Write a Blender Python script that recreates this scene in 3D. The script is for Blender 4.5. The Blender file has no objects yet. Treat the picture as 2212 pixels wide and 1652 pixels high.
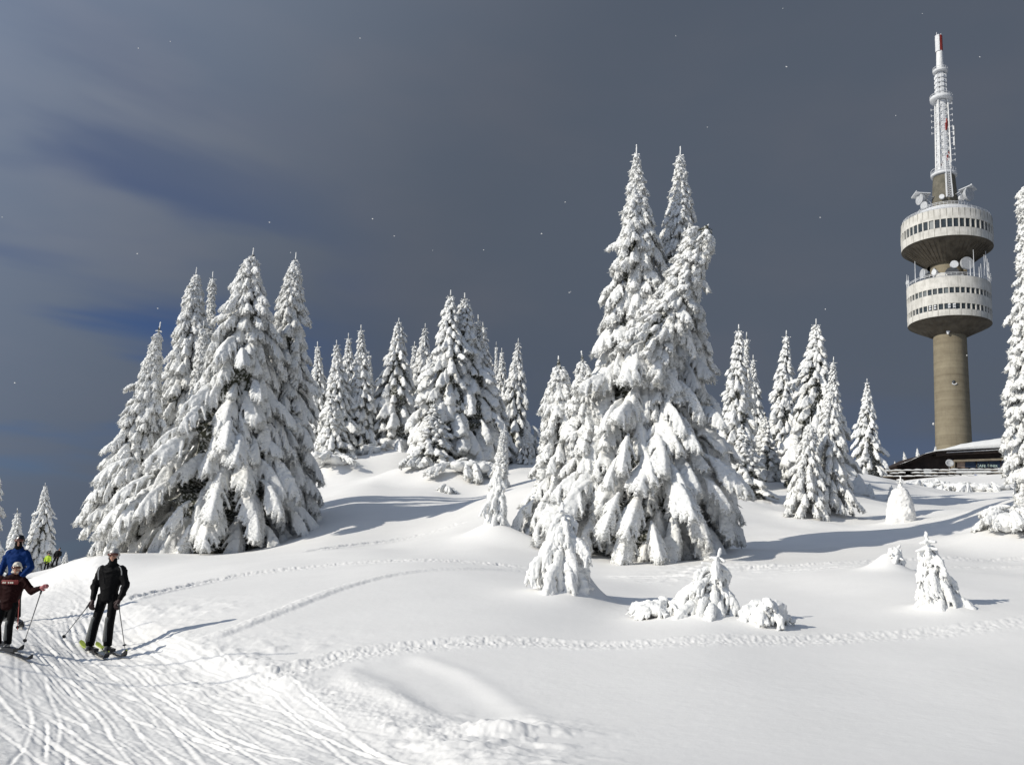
import bpy, math, random
import numpy as np
from mathutils import Vector, Matrix, noise as mnoise
R = math.radians
SC = bpy.context.scene
COL = SC.collection

# ------------------------------------------------------------------ camera
PITCH, ROLL = R(12.0), R(4.1)
FPX, W2, H2 = 1878.0, 1106.0, 826.0          # focal length and half size, measured on a 2212 px wide copy of the picture
fwd = np.array([0, math.cos(PITCH), math.sin(PITCH)])
_r0 = np.array([1.0, 0, 0]); _u0 = np.array([0, -math.sin(PITCH), math.cos(PITCH)])
UPV = _u0*math.cos(ROLL) - _r0*math.sin(ROLL)
RTV = _r0*math.cos(ROLL) + _u0*math.sin(ROLL)
cam_d = bpy.data.cameras.new('camera')
cam = bpy.data.objects.new('camera', cam_d); COL.objects.link(cam)
cam_d.sensor_width = 36; cam_d.lens = FPX/(2*W2)*36
cam_d.clip_start = 0.1; cam_d.clip_end = 30000
cam.matrix_world = Matrix(((RTV[0], UPV[0], -fwd[0], 0), (RTV[1], UPV[1], -fwd[1], 0), (RTV[2], UPV[2], -fwd[2], 0), (0, 0, 0, 1)))
SC.camera = cam

# ------------------------------------------------------------------ sun, sky, exposure
SUN_AZ, SUN_EL = R(246.0), R(27.0)            # compass style: from +Y towards +X
sun_dir = np.array([math.sin(SUN_AZ)*math.cos(SUN_EL), math.cos(SUN_AZ)*math.cos(SUN_EL), math.sin(SUN_EL)])
sl = bpy.data.lights.new('sun', 'SUN'); sl.energy = 3.7; sl.angle = R(0.55); sl.color = (1.0, 0.95, 0.855)
so = bpy.data.objects.new('sun', sl); COL.objects.link(so)
so.rotation_euler = Vector(-sun_dir).to_track_quat('-Z', 'Y').to_euler()
so.location = (-60, -30, 60)

wd = bpy.data.worlds.new('World'); SC.world = wd; wd.use_nodes = True
nt = wd.node_tree; nt.nodes.clear()
class NG:
    """tiny node-graph helper"""
    def __init__(s, nt): s.nt = nt
    def n(s, t, **k):
        x = s.nt.nodes.new(t)
        for a, v in k.items():
            if a == 'inp':
                for kk, vv in v.items():
                    if isinstance(vv, bpy.types.NodeSocket): s.nt.links.new(vv, x.inputs[kk])
                    else: x.inputs[kk].default_value = vv
            else: setattr(x, a, v)
        return x
    def link(s, a, b): s.nt.links.new(a, b)
    def math(s, op, a, b=0.0, c=0.0, clamp=False):
        x = s.n('ShaderNodeMath', operation=op, use_clamp=clamp)
        for i, v in enumerate((a, b, c)):
            if isinstance(v, bpy.types.NodeSocket): s.link(v, x.inputs[i])
            else: x.inputs[i].default_value = v
        return x.outputs[0]
    def noise(s, vec, scale, detail=4, rough=0.55, dist=0.0):
        x = s.n('ShaderNodeTexNoise'); s.link(vec, x.inputs['Vector'])
        x.inputs['Scale'].default_value = scale; x.inputs['Detail'].default_value = detail
        x.inputs['Roughness'].default_value = rough; x.inputs['Distortion'].default_value = dist
        return x.outputs['Fac']
    def map(s, v, a, b, c=0.0, d=1.0, smooth=True):
        x = s.n('ShaderNodeMapRange', interpolation_type='SMOOTHSTEP' if smooth else 'LINEAR'); s.link(v, x.inputs[0])
        for i, q in zip((1, 2, 3, 4), (a, b, c, d)): x.inputs[i].default_value = q
        return x.outputs[0]
    def mix(s, f, a, b):
        x = s.n('ShaderNodeMix', data_type='RGBA')
        for i, v in ((0, f), (6, a), (7, b)):
            if isinstance(v, bpy.types.NodeSocket): s.link(v, x.inputs[i])
            else: x.inputs[i].default_value = v if i == 0 else (*v[:3], 1)
        return x.outputs[2]
g = NG(nt)
sky = g.n('ShaderNodeTexSky', sky_type='NISHITA', sun_disc=False, sun_elevation=SUN_EL, sun_rotation=SUN_AZ,
          altitude=1900, air_density=1.0, dust_density=0.4, ozone_density=2.0)
tc = g.n('ShaderNodeTexCoord'); D = tc.outputs['Generated']
sep = g.n('ShaderNodeSeparateXYZ'); g.link(D, sep.inputs[0])
# streaky cloud coordinates: long bands, slightly tilted
mp = g.n('ShaderNodeMapping'); g.link(D, mp.inputs[0]); mp.inputs['Rotation'].default_value = (0, R(-24), R(10)); mp.inputs['Scale'].default_value = (1.1, 1.1, 4.6)
n1 = g.noise(mp.outputs[0], 1.9, 4, 0.5, 0.3)
n2 = g.noise(D, 1.1, 2, 0.5)
mp2 = g.n('ShaderNodeMapping'); g.link(D, mp2.inputs[0]); mp2.inputs['Rotation'].default_value = (0, R(-30), 0); mp2.inputs['Scale'].default_value = (1.4, 1.4, 3.5)
n3 = g.noise(mp2.outputs[0], 3.0, 3, 0.5)
# where the cloud sheet has broken open: low in the sky, to the left of the hill
gx = g.n('ShaderNodeVectorMath', operation='DISTANCE'); g.link(D, gx.inputs[0])
gd = np.array([-0.47, 0.86, 0.17]); gd = gd/np.linalg.norm(gd); gx.inputs[1].default_value = gd
low = g.map(gx.outputs['Value'], 0.06, 0.42, 1.0, 0.0)
low = g.math('MAXIMUM', low, g.map(sep.outputs['Z'], 0.02, 0.30, 0.40, 0.0))
gap = g.math('MULTIPLY', g.map(n1, 0.43, 0.60), low, clamp=True)
gap = g.math('MULTIPLY', gap, 0.72)
cl_a = g.mix(g.map(n2, 0.3, 0.7), (0.070, 0.090, 0.130), (0.090, 0.110, 0.146))
cl_b = g.mix(g.map(n3, 0.40, 0.8, 0, 0.40), cl_a, (0.120, 0.128, 0.156))
dot = g.n('ShaderNodeVectorMath', operation='DOT_PRODUCT'); g.link(D, dot.inputs[0]); dot.inputs[1].default_value = sun_dir
br = g.map(dot.outputs['Value'], -0.15, 1.0, 1.0, 4.0)
bc = g.n('ShaderNodeVectorMath', operation='SCALE'); g.link(cl_b, bc.inputs[0]); g.link(br, bc.inputs['Scale'])
sk = g.n('ShaderNodeVectorMath', operation='SCALE'); g.link(sky.outputs[0], sk.inputs[0]); sk.inputs['Scale'].default_value = 0.045
skt = g.n('ShaderNodeVectorMath', operation='MULTIPLY'); g.link(sk.outputs[0], skt.inputs[0]); skt.inputs[1].default_value = (0.30, 0.62, 1.15)
fin = g.mix(gap, bc.outputs[0], skt.outputs[0])
# Background strength 0.1: the cloud colours are divided by it here
up = g.n('ShaderNodeVectorMath', operation='SCALE'); g.link(fin, up.inputs[0]); up.inputs['Scale'].default_value = 10.0
bg = g.n('ShaderNodeBackground'); g.link(up.outputs[0], bg.inputs[0]); bg.inputs[1].default_value = 0.1
wo = g.n('ShaderNodeOutputWorld'); g.link(bg.outputs[0], wo.inputs[0])

SC.view_settings.view_transform = 'Standard'; SC.view_settings.look = 'None'
SC.view_settings.exposure = 0.0; SC.view_settings.gamma = 1.0; SC.view_settings.use_curve_mapping = False
SC.render.engine = 'CYCLES'; SC.cycles.max_bounces = 5; SC.cycles.diffuse_bounces = 3

# ------------------------------------------------------------------ helpers
def ray(px, py):
    d = fwd*FPX + RTV*(px-W2) - UPV*(py-H2)
    return d
def at(px, py, Y):
    """the point of world depth Y seen at measured position px, py"""
    d = ray(px, py); return d*(Y/d[1])
def proj(P):
    P = np.asarray(P, float); z = P@fwd
    return W2 + FPX*(P@RTV)/z, H2 - FPX*(P@UPV)/z

def tag(o, label=None, cat=None, group=None, kind=None):
    if label: o['label'] = label
    if cat: o['category'] = cat
    if group: o['group'] = group
    if kind: o['kind'] = kind
    return o
def empty(name, loc, parent=None, rot=None):
    o = bpy.data.objects.new(name, None); COL.objects.link(o); o.location = loc
    o.empty_display_size = 0.2
    if rot is not None: o.rotation_euler = rot
    if parent: o.parent = parent
    return o
def mk_mesh(name, V, F, mats, mi=None, smooth=False):
    """V (n,3); F = list of index tuples or an (m,k) array"""
    me = bpy.data.meshes.new(name)
    if isinstance(F, np.ndarray) and F.ndim == 2:
        m, k = F.shape
        me.vertices.add(len(V)); me.vertices.foreach_set('co', np.asarray(V, np.float32).ravel())
        me.loops.add(m*k); me.loops.foreach_set('vertex_index', F.astype(np.int32).ravel())
        me.polygons.add(m); me.polygons.foreach_set('loop_start', np.arange(0, m*k, k, dtype=np.int32))
        me.update(calc_edges=True)
    else:
        me.from_pydata([tuple(map(float, v)) for v in V], [], [tuple(map(int, f)) for f in F])
    for m_ in mats: me.materials.append(m_)
    if mi is not None: me.polygons.foreach_set('material_index', np.asarray(mi, np.int32))
    if smooth is True: me.polygons.foreach_set('use_smooth', np.ones(len(me.polygons), bool))
    elif smooth is not False: me.polygons.foreach_set('use_smooth', np.asarray(smooth, bool))
    me.update()
    return me
def obj(name, me, parent=None, loc=None, rot=None, scale=None):
    o = bpy.data.objects.new(name, me); COL.objects.link(o)
    if parent: o.parent = parent
    if loc is not None: o.location = loc
    if rot is not None: o.rotation_euler = rot
    if scale is not None: o.scale = scale
    return o

class MB:
    """collects primitives; every face is a triangle or quad"""
    def __init__(s): s.V, s.F, s.n = [], [], 0
    def add(s, V, F):
        V = np.asarray(V, float); s.V.append(V); s.F += [tuple(i+s.n for i in f) for f in F]; s.n += len(V); return s
    def box(s, c, d, M=None):
        x, y, z = [q/2 for q in d]
        V = np.array([[-x,-y,-z],[x,-y,-z],[x,y,-z],[-x,y,-z],[-x,-y,z],[x,-y,z],[x,y,z],[-x,y,z]])
        if M is not None: V = V@np.asarray(M).T
        return s.add(V+np.asarray(c), [(0,3,2,1),(4,5,6,7),(0,1,5,4),(1,2,6,5),(2,3,7,6),(3,0,4,7)])
    def tube(s, a, b, r1, r2=None, n=8, cap=True):
        a, b = np.asarray(a, float), np.asarray(b, float); r2 = r1 if r2 is None else r2
        d = b-a; L = np.linalg.norm(d); d = d/max(L, 1e-9)
        h = np.array([0, 0, 1.0]) if abs(d[2]) < .9 else np.array([1.0, 0, 0])
        u = np.cross(h, d); u /= np.linalg.norm(u); v = np.cross(d, u)
        an = np.arange(n)/n*2*math.pi
        ring = np.cos(an)[:, None]*u+np.sin(an)[:, None]*v
        V = np.vstack([a+ring*r1, b+ring*r2])
        F = [(i, (i+1) % n, n+(i+1) % n, n+i) for i in range(n)]
        if cap: F += [tuple(range(n-1, -1, -1)), tuple(range(n, 2*n))]
        return s.add(V, F)
    def lathe(s, prof, n=48, c=(0, 0, 0), closed=False):
        V = []; an = np.arange(n)/n*2*math.pi
        for r, z in prof: V += [[r*math.cos(t), r*math.sin(t), z] for t in an]
        F = []; m = len(prof)
        for j in range(m if closed else m-1):
            k = (j+1) % m
            F += [(j*n+i, j*n+(i+1) % n, k*n+(i+1) % n, k*n+i) for i in range(n)]
        return s.add(np.array(V)+np.asarray(c), F)
    def ball(s, c, r, n=10, m=6):
        if np.isscalar(r): r = (r, r, r)
        V = [[0, 0, -1]]
        for j in range(1, m):
            t = -math.pi/2+math.pi*j/m
            V += [[math.cos(t)*math.cos(a), math.cos(t)*math.sin(a), math.sin(t)] for a in np.arange(n)/n*2*math.pi]
        V.append([0, 0, 1]); F = []
        for i in range(n): F.append((0, 1+(i+1) % n, 1+i))
        for j in range(m-2):
            for i in range(n): F.append((1+j*n+i, 1+j*n+(i+1) % n, 1+(j+1)*n+(i+1) % n, 1+(j+1)*n+i))
        b = 1+(m-2)*n
        for i in range(n): F.append((b+i, b+(i+1) % n, len(V)-1))
        return s.add(np.array(V)*np.asarray(r)+np.asarray(c), F)
    def disc_prism(s, pts, y0, y1):
        """polygon in x,z extruded along y"""
        n = len(pts); V = [[p[0], y0, p[1]] for p in pts]+[[p[0], y1, p[1]] for p in pts]
        F = [tuple(range(n)), tuple(range(2*n-1, n-1, -1))]+[(i+n, (i+1) % n+n, (i+1) % n, i) for i in range(n)]
        return s.add(V, F)
    def mesh(s, name, mat, smooth=False): return mk_mesh(name, np.vstack(s.V), s.F, [mat], smooth=smooth)
    def build(s, name, mat, parent=None, smooth=False, loc=None, rot=None): return obj(name, s.mesh(name, mat, smooth), parent, loc, rot)

# value noise in numpy
_rs = np.random.RandomState(7); _PT = _rs.rand(256, 256)
def vnoise(x, y):
    xi = np.floor(x).astype(int); yi = np.floor(y).astype(int); fx = x-xi; fy = y-yi
    fx = fx*fx*fx*(fx*(fx*6-15)+10); fy = fy*fy*fy*(fy*(fy*6-15)+10)
    a = _PT[xi & 255, yi & 255]; b = _PT[(xi+1) & 255, yi & 255]; c = _PT[xi & 255, (yi+1) & 255]; d = _PT[(xi+1) & 255, (yi+1) & 255]
    return (a*(1-fx)+b*fx)*(1-fy)+(c*(1-fx)+d*fx)*fy-0.5
def fbm(x, y, o=4):
    t = 0; a = 1.0
    for i in range(o): t = t+a*vnoise(x*2**i+17.3*i, y*2**i+5.1*i); a *= 0.5
    return t
def sstep(a, b, x):
    t = np.clip((x-a)/(b-a), 0, 1); return t*t*(3-2*t)

# ------------------------------------------------------------------ materials
def mat(name, col=(0.5,)*3, rough=0.6, metal=0.0, spec=None, var=0.0, vscale=3.0, bump=0.0, bscale=20.0, bdist=0.02):
    m = bpy.data.materials.new(name); m.use_nodes = True
    g = NG(m.node_tree); b = m.node_tree.nodes['Principled BSDF']
    b.inputs['Roughness'].default_value = rough; b.inputs['Metallic'].default_value = metal
    if spec is not None: b.inputs['Specular IOR Level'].default_value = spec
    geo = g.n('ShaderNodeNewGeometry'); P = geo.outputs['Position']
    if var:
        c = g.mix(g.map(g.noise(P, vscale, 5, 0.6), 0.3, 0.7), [q*(1-var) for q in col], [min(1, q*(1+var)) for q in col])
        g.link(c, b.inputs['Base Color'])
    else: b.inputs['Base Color'].default_value = (*col, 1)
    if bump:
        bp = g.n('ShaderNodeBump', inp={'Strength': bump, 'Distance': bdist}); g.link(g.noise(P, bscale, 6, 0.65), bp.inputs['Height']); g.link(bp.outputs[0], b.inputs['Normal'])
    m['_g'] = 0
    return m
def snow_mat(name, col, fine, bstr, sheen=0.0):
    m = bpy.data.materials.new(name); m.use_nodes = True
    g = NG(m.node_tree); b = m.node_tree.nodes['Principled BSDF']
    geo = g.n('ShaderNodeNewGeometry'); P = geo.outputs['Position']
    c = g.mix(g.map(g.noise(P, 0.8, 4, 0.6), 0.3, 0.7), [q*0.965 for q in col], col)
    g.link(c, b.inputs['Base Color'])
    b.inputs['Roughness'].default_value = 0.75; b.inputs['Specular IOR Level'].default_value = 0.15
    h = g.math('ADD', g.noise(P, fine, 5, 0.7), g.math('MULTIPLY', g.noise(P, fine*0.2, 3, 0.6), 2.0))
    bp = g.n('ShaderNodeBump', inp={'Strength': bstr, 'Distance': 0.02}); g.link(h, bp.inputs['Height']); g.link(bp.outputs[0], b.inputs['Normal'])
    return m
M_SNOW = snow_mat('ground_snow', (0.88, 0.868, 0.842), 45, 0.10)
M_TSNOW = snow_mat('branch_snow', (0.88, 0.88, 0.86), 38, 0.55)
def crusted_mat():
    m = snow_mat('crusted_bough', (0.88, 0.88, 0.86), 38, 0.7); g = NG(m.node_tree); b = m.node_tree.nodes['Principled BSDF']
    geo = g.n('ShaderNodeNewGeometry'); P = geo.outputs['Position']; sp = g.n('ShaderNodeSeparateXYZ'); g.link(geo.outputs['Normal'], sp.inputs[0])
    # needles show through the rime where the snow could not settle: on steep and hanging sides
    steep = g.map(sp.outputs['Z'], -.35, .80, .13, -.16)
    f = g.math('ADD', g.noise(P, 26, 4, .75), steep); f = g.map(f, .55, .66)
    old = b.inputs['Base Color'].links[0].from_socket
    g.link(g.mix(g.math('MULTIPLY', f, .62), old, (.15, .15, .125)), b.inputs['Base Color']); return m
M_BSNOW = crusted_mat()
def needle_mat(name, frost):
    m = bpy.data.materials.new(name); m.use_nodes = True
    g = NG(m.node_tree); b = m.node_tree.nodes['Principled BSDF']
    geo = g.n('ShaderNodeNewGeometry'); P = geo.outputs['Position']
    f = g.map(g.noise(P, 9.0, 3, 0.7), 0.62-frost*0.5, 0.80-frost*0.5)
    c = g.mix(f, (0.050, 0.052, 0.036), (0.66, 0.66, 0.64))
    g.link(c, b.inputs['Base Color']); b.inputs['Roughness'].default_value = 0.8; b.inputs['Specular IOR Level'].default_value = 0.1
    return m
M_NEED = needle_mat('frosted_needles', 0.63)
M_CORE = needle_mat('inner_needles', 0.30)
M_BARK = mat('bark', (0.07, 0.052, 0.04), 0.9, var=0.3, vscale=9, bump=0.6)

# ------------------------------------------------------------------ placement table of the trees (measured base, tip, depth)
# name key: (base px, base py, depth, tip px, tip py, half width px, look, label)
HERO = [
 ('spruce', 470, 1196, 36.0, 548, 535, 215, dict(pw=.98, rag=.3), 'tall broad snow-laden spruce fronting the dense stand on the slope above the skiers'),
 ('spruce', 578, 1168, 38.5, 640, 545, 128, dict(pw=.9), 'tall snowy spruce with a forked tip on the shaded side of that stand'),
 ('spruce', 375, 1180, 41.5, 425, 577, 122, dict(pw=.9), 'snowy spruce with a slim pointed tip rising behind the broad one above the skiers'),
 ('spruce', 430, 1170, 43.5, 460, 586, 62, dict(k=.75), 'narrow darker spruce squeezed between taller spruces, blunt little top'),
 ('spruce', 258, 1196, 38.0, 347, 695, 100, dict(k=1.0), 'drooping spruce at the outer edge of the stand with a star-shaped leader'),
 ('spruce', 408, 1185, 39.5, 441, 692, 70, dict(k=.85), 'shorter spruce tucked in front of the slim-tipped one, mid stand'),
 ('spruce', 1378, 1205, 30.5, 1375, 312, 250, dict(pw=1.35, rag=.3), 'tallest snow-draped spruce at the centre with heavy skirt of boughs to the ground'),
 ('spruce', 1452, 1206, 31.6, 1470, 316, 152, dict(pw=1.0, rag=.3), 'second of the twin giant spruces, darker on its shaded side'),
 ('spruce', 1420, 1206, 29.6, 1428, 655, 118, dict(pw=.9), 'lower spruce standing in front of the twin giants, filling the space under their tops'),
 ('spruce', 1228, 1165, 31.0, 1206, 768, 104, dict(pw=.8), 'snow-crusted spruce with a bowed crooked leader beside the twin giants'),
 ('spruce', 1290, 1185, 30.2, 1256, 757, 92, dict(pw=.8), 'slim spruce with needle-thin leader filling the gap beside the twin giants'),
 ('spruce', 1185, 1060, 36.0, 1190, 832, 36, dict(k=.8), 'small dark-fringed spruce peeking out behind the crooked leader'),
 ('spruce', 2236, 1075, 34.0, 2217, 385, 72, dict(pw=.8, blunt=.3), 'tall slender snow-crusted spruce cut by the frame edge beside the lodge'),
 ('spruce', -42, 1250, 46.0, -30, 790, 55, dict(k=.9), 'mostly hidden spruce whose frosted bough tips poke in behind the child skier'),
]
FAR = [
 (690, 1005, 70, 686, 737, 30, 'thin spire spruce just behind the shaded flank of the big stand'),
 (735, 1003, 68, 727, 734, 42, 'snowy spruce, first full one of the row on the ridge'),
 (752, 990, 72, 753, 719, 34, 'taller spruce standing close behind the first full one on the ridge'),
 (782, 1000, 69, 780, 701, 36, 'slender pointed spruce, third tip of the ridge row'),
 (803, 965, 76, 797, 758, 19, 'little spruce half hidden behind the third tip of the ridge row'),
 (848, 968, 70, 862, 686, 58, 'well-shaped conical spruce standing apart in the middle of the ridge row'),
 (905, 965, 73, 919, 698, 40, 'narrow spruce between the conical one and the double-tipped clump'),
 (888, 962, 76, 896, 737, 24, 'short spruce tip leaning against the narrow one on the ridge'),
 (960, 1040, 60, 974, 626, 80, 'tallest spruce of the dense double-tipped clump on the ridge'),
 (1008, 1046, 61, 1004, 632, 86, 'wide spruce forming the second tip of the double-tipped clump'),
 (935, 1040, 57.5, 938, 862, 44, 'low bushy spruce in front of the double-tipped clump'),
 (1048, 1035, 62, 1033, 679, 42, 'spruce on the shaded side of the double-tipped clump'),
 (1062, 1035, 63.5, 1043, 694, 36, 'second smaller tip on the shaded side of the double-tipped clump'),
 (722, 1010, 65, 713, 838, 36, 'bushy short spruce in front of the first full one on the ridge'),
 (826, 985, 71, 823, 806, 32, 'short spruce filling the notch before the conical one on the ridge'),
 (926, 1002, 66, 925, 800, 38, 'stubby spruce crowding the sunny side of the double-tipped clump'),
 (1080, 1008, 63, 1064, 806, 36, 'stubby spruce under the slim one near the end of the ridge row'),
 (1072, 990, 72, 1072, 738, 13, 'very thin bare-tipped spruce behind the ridge trees'),
 (1085, 995, 69, 1084, 751, 27, 'slim spruce next to the last tall one of the ridge row'),
 (1106, 990, 67, 1120, 730, 38, 'last tall spruce of the ridge row, sky on its far side'),
 (1135, 1005, 62, 1137, 920, 17, 'waist-high snowy spruce past the end of the ridge row'),
 (1156, 990, 68, 1156, 918, 9, 'tiny sapling spruce on the skyline in the gap before the giants'),
 (1590, 1062, 58, 1596, 700, 44, 'knobbly snow-clotted spruce beside the shaded flank of the giants'),
 (1606, 1062, 59.5, 1613, 717, 26, 'second stem sharing the crown of the knobbly spruce'),
 (1628, 1045, 64, 1627, 766, 33, 'slim sunlit spruce between the knobbly one and the tall cross-topped pair'),
 (1655, 1040, 62, 1652, 890, 36, 'stocky dark-bottomed spruce in the shade behind the slim sunlit one'),
 (1680, 1005, 75, 1679, 808, 15, 'thin sapling tip rising behind the shaded spruces'),
 (1690, 1035, 70, 1699, 713, 40, 'cross-topped pointed spruce, the lower of the pair'),
 (1760, 1065, 58, 1763, 688, 74, 'broad cross-topped spruce, taller of the pair, dark hollow in its side'),
 (1790, 1060, 56.5, 1801, 770, 34, 'ragged stem with bare arms reaching over the lodge side'),
 (1873, 1022, 92, 1873, 817, 33, 'lone cone-shaped spruce standing free against the sky near the lodge'),
 (1610, 1072, 52, 1603, 916, 46, 'low rounded sunlit spruce at the foot of the knobbly one'),
 (88, 1238, 84, 98, 1042, 33, 'crooked spruce on the skyline behind the skiers, tallest there'),
 (33, 1240, 82, 38, 1097, 26, 'slender spruce behind the head of the skier in blue'),
 (66, 1238, 88, 75, 1102, 18, 'small spruce wedged between the two behind the skiers'),
 (141, 1215, 70, 143, 1190, 8, 'tiny distant spruce tip just above the snow bank'),
 (1933, 1006, 172, 1933, 995, 4, 'frosted seedling lowest on the skyline above the lodge eave'),
 (1956, 1002, 172, 1952, 974, 6, 'frosted seedling spire above the lodge eave, second up the skyline'),
 (1985, 1000, 172, 1981, 966, 8, 'frosted seedling beside the lodge roof, third up the skyline'),
 (2020, 992, 172, 2021, 962, 9, 'frosted bushy seedling touching the lodge ridge'),
]
YOUNG = [   # thick-snowed young firs, medium distance
 (1790, 1122, 46, 1794, 832, 62, 'cross-topped young fir in front of the pair, alone on the open snow'),
 (1738, 1118, 45, 1751, 902, 52, 'low bulky fir leaning into the cross-topped young fir'),
 (1078, 1058, 52, 1090, 917, 25, 'thin young fir on the slope below the last ridge spruces'),
 (1160, 1160, 31, 1163, 1035, 34, 'drooping low fir crouching against the skirt of the giants'),
]
CLOSE = [   # nearest young firs, fat snow
 (1216, 1288, 18.6, 1215, 1086, 62, dict(fat=1.25), 'young fir wrapped in snow with thick knob top, drift behind it, before the giants'),
 (1520, 1325, 16.2, 1556, 1186, 50, dict(fat=1.0, lean=1), 'leaning young fir with a cross of snowy twigs, feathery arms'),
 (2030, 1314, 17.4, 2000, 1150, 52, dict(fat=1.0), 'young fir with a ringed top and drooping arm, alone in front of the lodge slope'),
 (1930, 1232, 22.5, 1943, 1178, 19, dict(fat=0.9), 'knee-high sapling leaning beside a small snow cone'),
 (1068, 1164, 30.0, 1075, 990, 42, dict(fat=0.9), 'young fir with long bare leader and snow skirt before the ridge'),
]

# ------------------------------------------------------------------ terrain heights
CP = [  # (px, py, depth) seen ground points
 (0,1652,7.0),(550,1652,7.0),(1106,1652,7.0),(1660,1652,7.2),(2212,1652,7.6),
 (0,1500,11.0),(500,1500,11.2),(600,1455,12.0),(1100,1390,13.6),(1660,1372,14.6),(2212,1348,16.0),
 (225,1400,15.0),(25,1392,13.8),(400,1390,14.5),(300,1300,19.0),(450,1260,22.0),(230,1270,25.0),(700,1225,24),
 (100,1243,78),(60,1243,60),(140,1232,62),(120,1256,45),(20,1280,34),(60,1250,50),(100,1248,60),(0,1250,60),(30,1247,75),(110,1268,32),(150,1216,50),
 (165,1200,37),(190,1215,30),(700,1170,32),(900,1160,33),(1100,1180,29),(900,1220,23),(1300,1232,26),
 (700,1100,42),(800,1120,38),(900,1085,46),(800,1050,54),(900,1048,58),(700,1040,60),(850,1000,66),(760,1000,69),(1050,1075,48),
 (1130,1030,56),(1150,985,70),(1600,1215,27),(1750,1200,29),(2000,1175,31),(2212,1160,31),(1800,1160,35),(2212,1250,22),
 (1950,1130,42),(2000,1120,45),(2212,1095,44),(1900,1080,60),(2000,1068,78),(2120,1068,80),(2212,1062,70),(1700,1090,50),
 (1650,1250,23),(1800,1300,18.5),(1650,1340,16),(2150,1310,17.5),(1400,1300,19),(1330,1340,16.5),
 (1950,1050,112),(2050,1060,112),(2150,1058,112),(1925,1022,150),(2060,1000,190),(2200,985,190),
]
ctl = [at(*c) for c in CP]
for h in HERO: ctl.append(at(h[1], h[2], h[3]))
for h in FAR: ctl.append(at(h[0], h[1], h[2]))
for h in YOUNG: ctl.append(at(h[0], h[1], h[2]))
for h in CLOSE: ctl.append(at(h[0], h[1], h[2]))
def pol(azd, r, z): return np.array([math.sin(R(azd))*r, math.cos(R(azd))*r, z])
for azd in (-30, -15, 0, 15, 30): ctl.append(pol(azd, 2.2, -1.62)); ctl.append(pol(azd, 0.6, -1.6))
for azd in (-60, -100, -140, 180, 140, 100, 60):
    for r_, z_ in ((0.6, -1.6), (2.5, -1.6), (8, -1.8 if azd < 0 or azd == 180 else -1.3), (30, -3.5 if azd < 0 or azd == 180 else -0.5)): ctl.append(pol(azd, r_, z_))
    ctl.append(pol(azd, 110, -14)); ctl.append(pol(azd, 500, -130)); ctl.append(pol(azd, 9000, -2300))
for azd in (-45, -35, -30, -24): ctl.append(pol(azd, 130, -15)); ctl.append(pol(azd, 250, -52)); ctl.append(pol(azd, 500, -130)); ctl.append(pol(azd, 9000, -2300))
for azd in (-16, -8, 0): ctl.append(pol(azd, 100, 3)); ctl.append(pol(azd, 180, -20)); ctl.append(pol(azd, 500, -120)); ctl.append(pol(azd, 9000, -2300))
ctl.append(pol(8, 130, 4)); ctl.append(pol(8, 500, -100)); ctl.append(pol(8, 9000, -2300))
ctl.append(pol(17, 130, 10)); ctl.append(pol(17, 500, -80)); ctl.append(pol(17, 9000, -2300))
for azd in (26, 33): ctl.append(pol(azd, 280, 24)); ctl.append(pol(azd, 600, -90)); ctl.append(pol(azd, 9000, -2300))
for azd in (45,): ctl.append(pol(azd, 60, 4)); ctl.append(pol(azd, 280, 5)); ctl.append(pol(azd, 600, -90)); ctl.append(pol(azd, 9000, -2300))
ctl = np.array(ctl)
ca = np.degrees(np.arctan2(ctl[:, 0], ctl[:, 1])); cr = np.log(np.hypot(ctl[:, 0], ctl[:, 1])); cz = ctl[:, 2]
# work in scaled coordinates: azimuth in units of ~12 degrees, log distance; ghosts across +-180
A = np.concatenate([ca, ca[ca > 120]-360, ca[ca < -120]+360]); L_ = np.concatenate([cr, cr[ca > 120], cr[ca < -120]]); Z = np.concatenate([cz, cz[ca > 120], cz[ca < -120]])
SA = 1/16.0; SR = 1.6
pts = np.stack([A*SA, L_*SR], 1)
def compress(z, r): return z/np.maximum(1.0, r/6.0)          # so that near and far errors weigh alike
Zc = compress(Z, np.exp(L_))
n_ = len(pts)
def phi(d2): return 0.5*d2*np.log(d2+1e-12)
d2 = ((pts[:, None]-pts[None])**2).sum(-1)
lam = 0.0015
Km = phi(d2)+lam*np.eye(n_); P1 = np.hstack([np.ones((n_, 1)), pts])
Am = np.block([[Km, P1], [P1.T, np.zeros((3, 3))]])
sol = np.linalg.lstsq(Am, np.concatenate([Zc, np.zeros(3)]), rcond=None)[0]
def base_h(x, y):
    x = np.asarray(x, float); y = np.asarray(y, float)
    sh = x.shape; x = x.ravel(); y = y.ravel()
    r = np.maximum(np.hypot(x, y), 0.3); q = np.stack([np.degrees(np.arctan2(x, y))*SA, np.log(r)*SR], 1)
    out = np.empty(len(x))
    for i in range(0, len(x), 40000):
        qq = q[i:i+40000]
        dd = (qq[:, None, 0]-pts[None, :, 0])**2+(qq[:, None, 1]-pts[None, :, 1])**2
        out[i:i+40000] = phi(dd)@sol[:n_]+sol[n_]+qq@sol[n_+1:]
    return (out*np.maximum(1.0, r/6.0)).reshape(sh)
def hit(px, py, guess):
    """ground point seen at px, py near depth guess"""
    Y = guess
    best = None
    for k in np.linspace(0.75, 1.35, 241):
        p = at(px, py, guess*k); e = abs(p[2]-base_h(p[0:1], p[1:2])[0])/ (guess*k)
        e += abs(k-1)*0.0015
        if best is None or e < best[0]: best = (e, p)
    return best[1]

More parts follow.
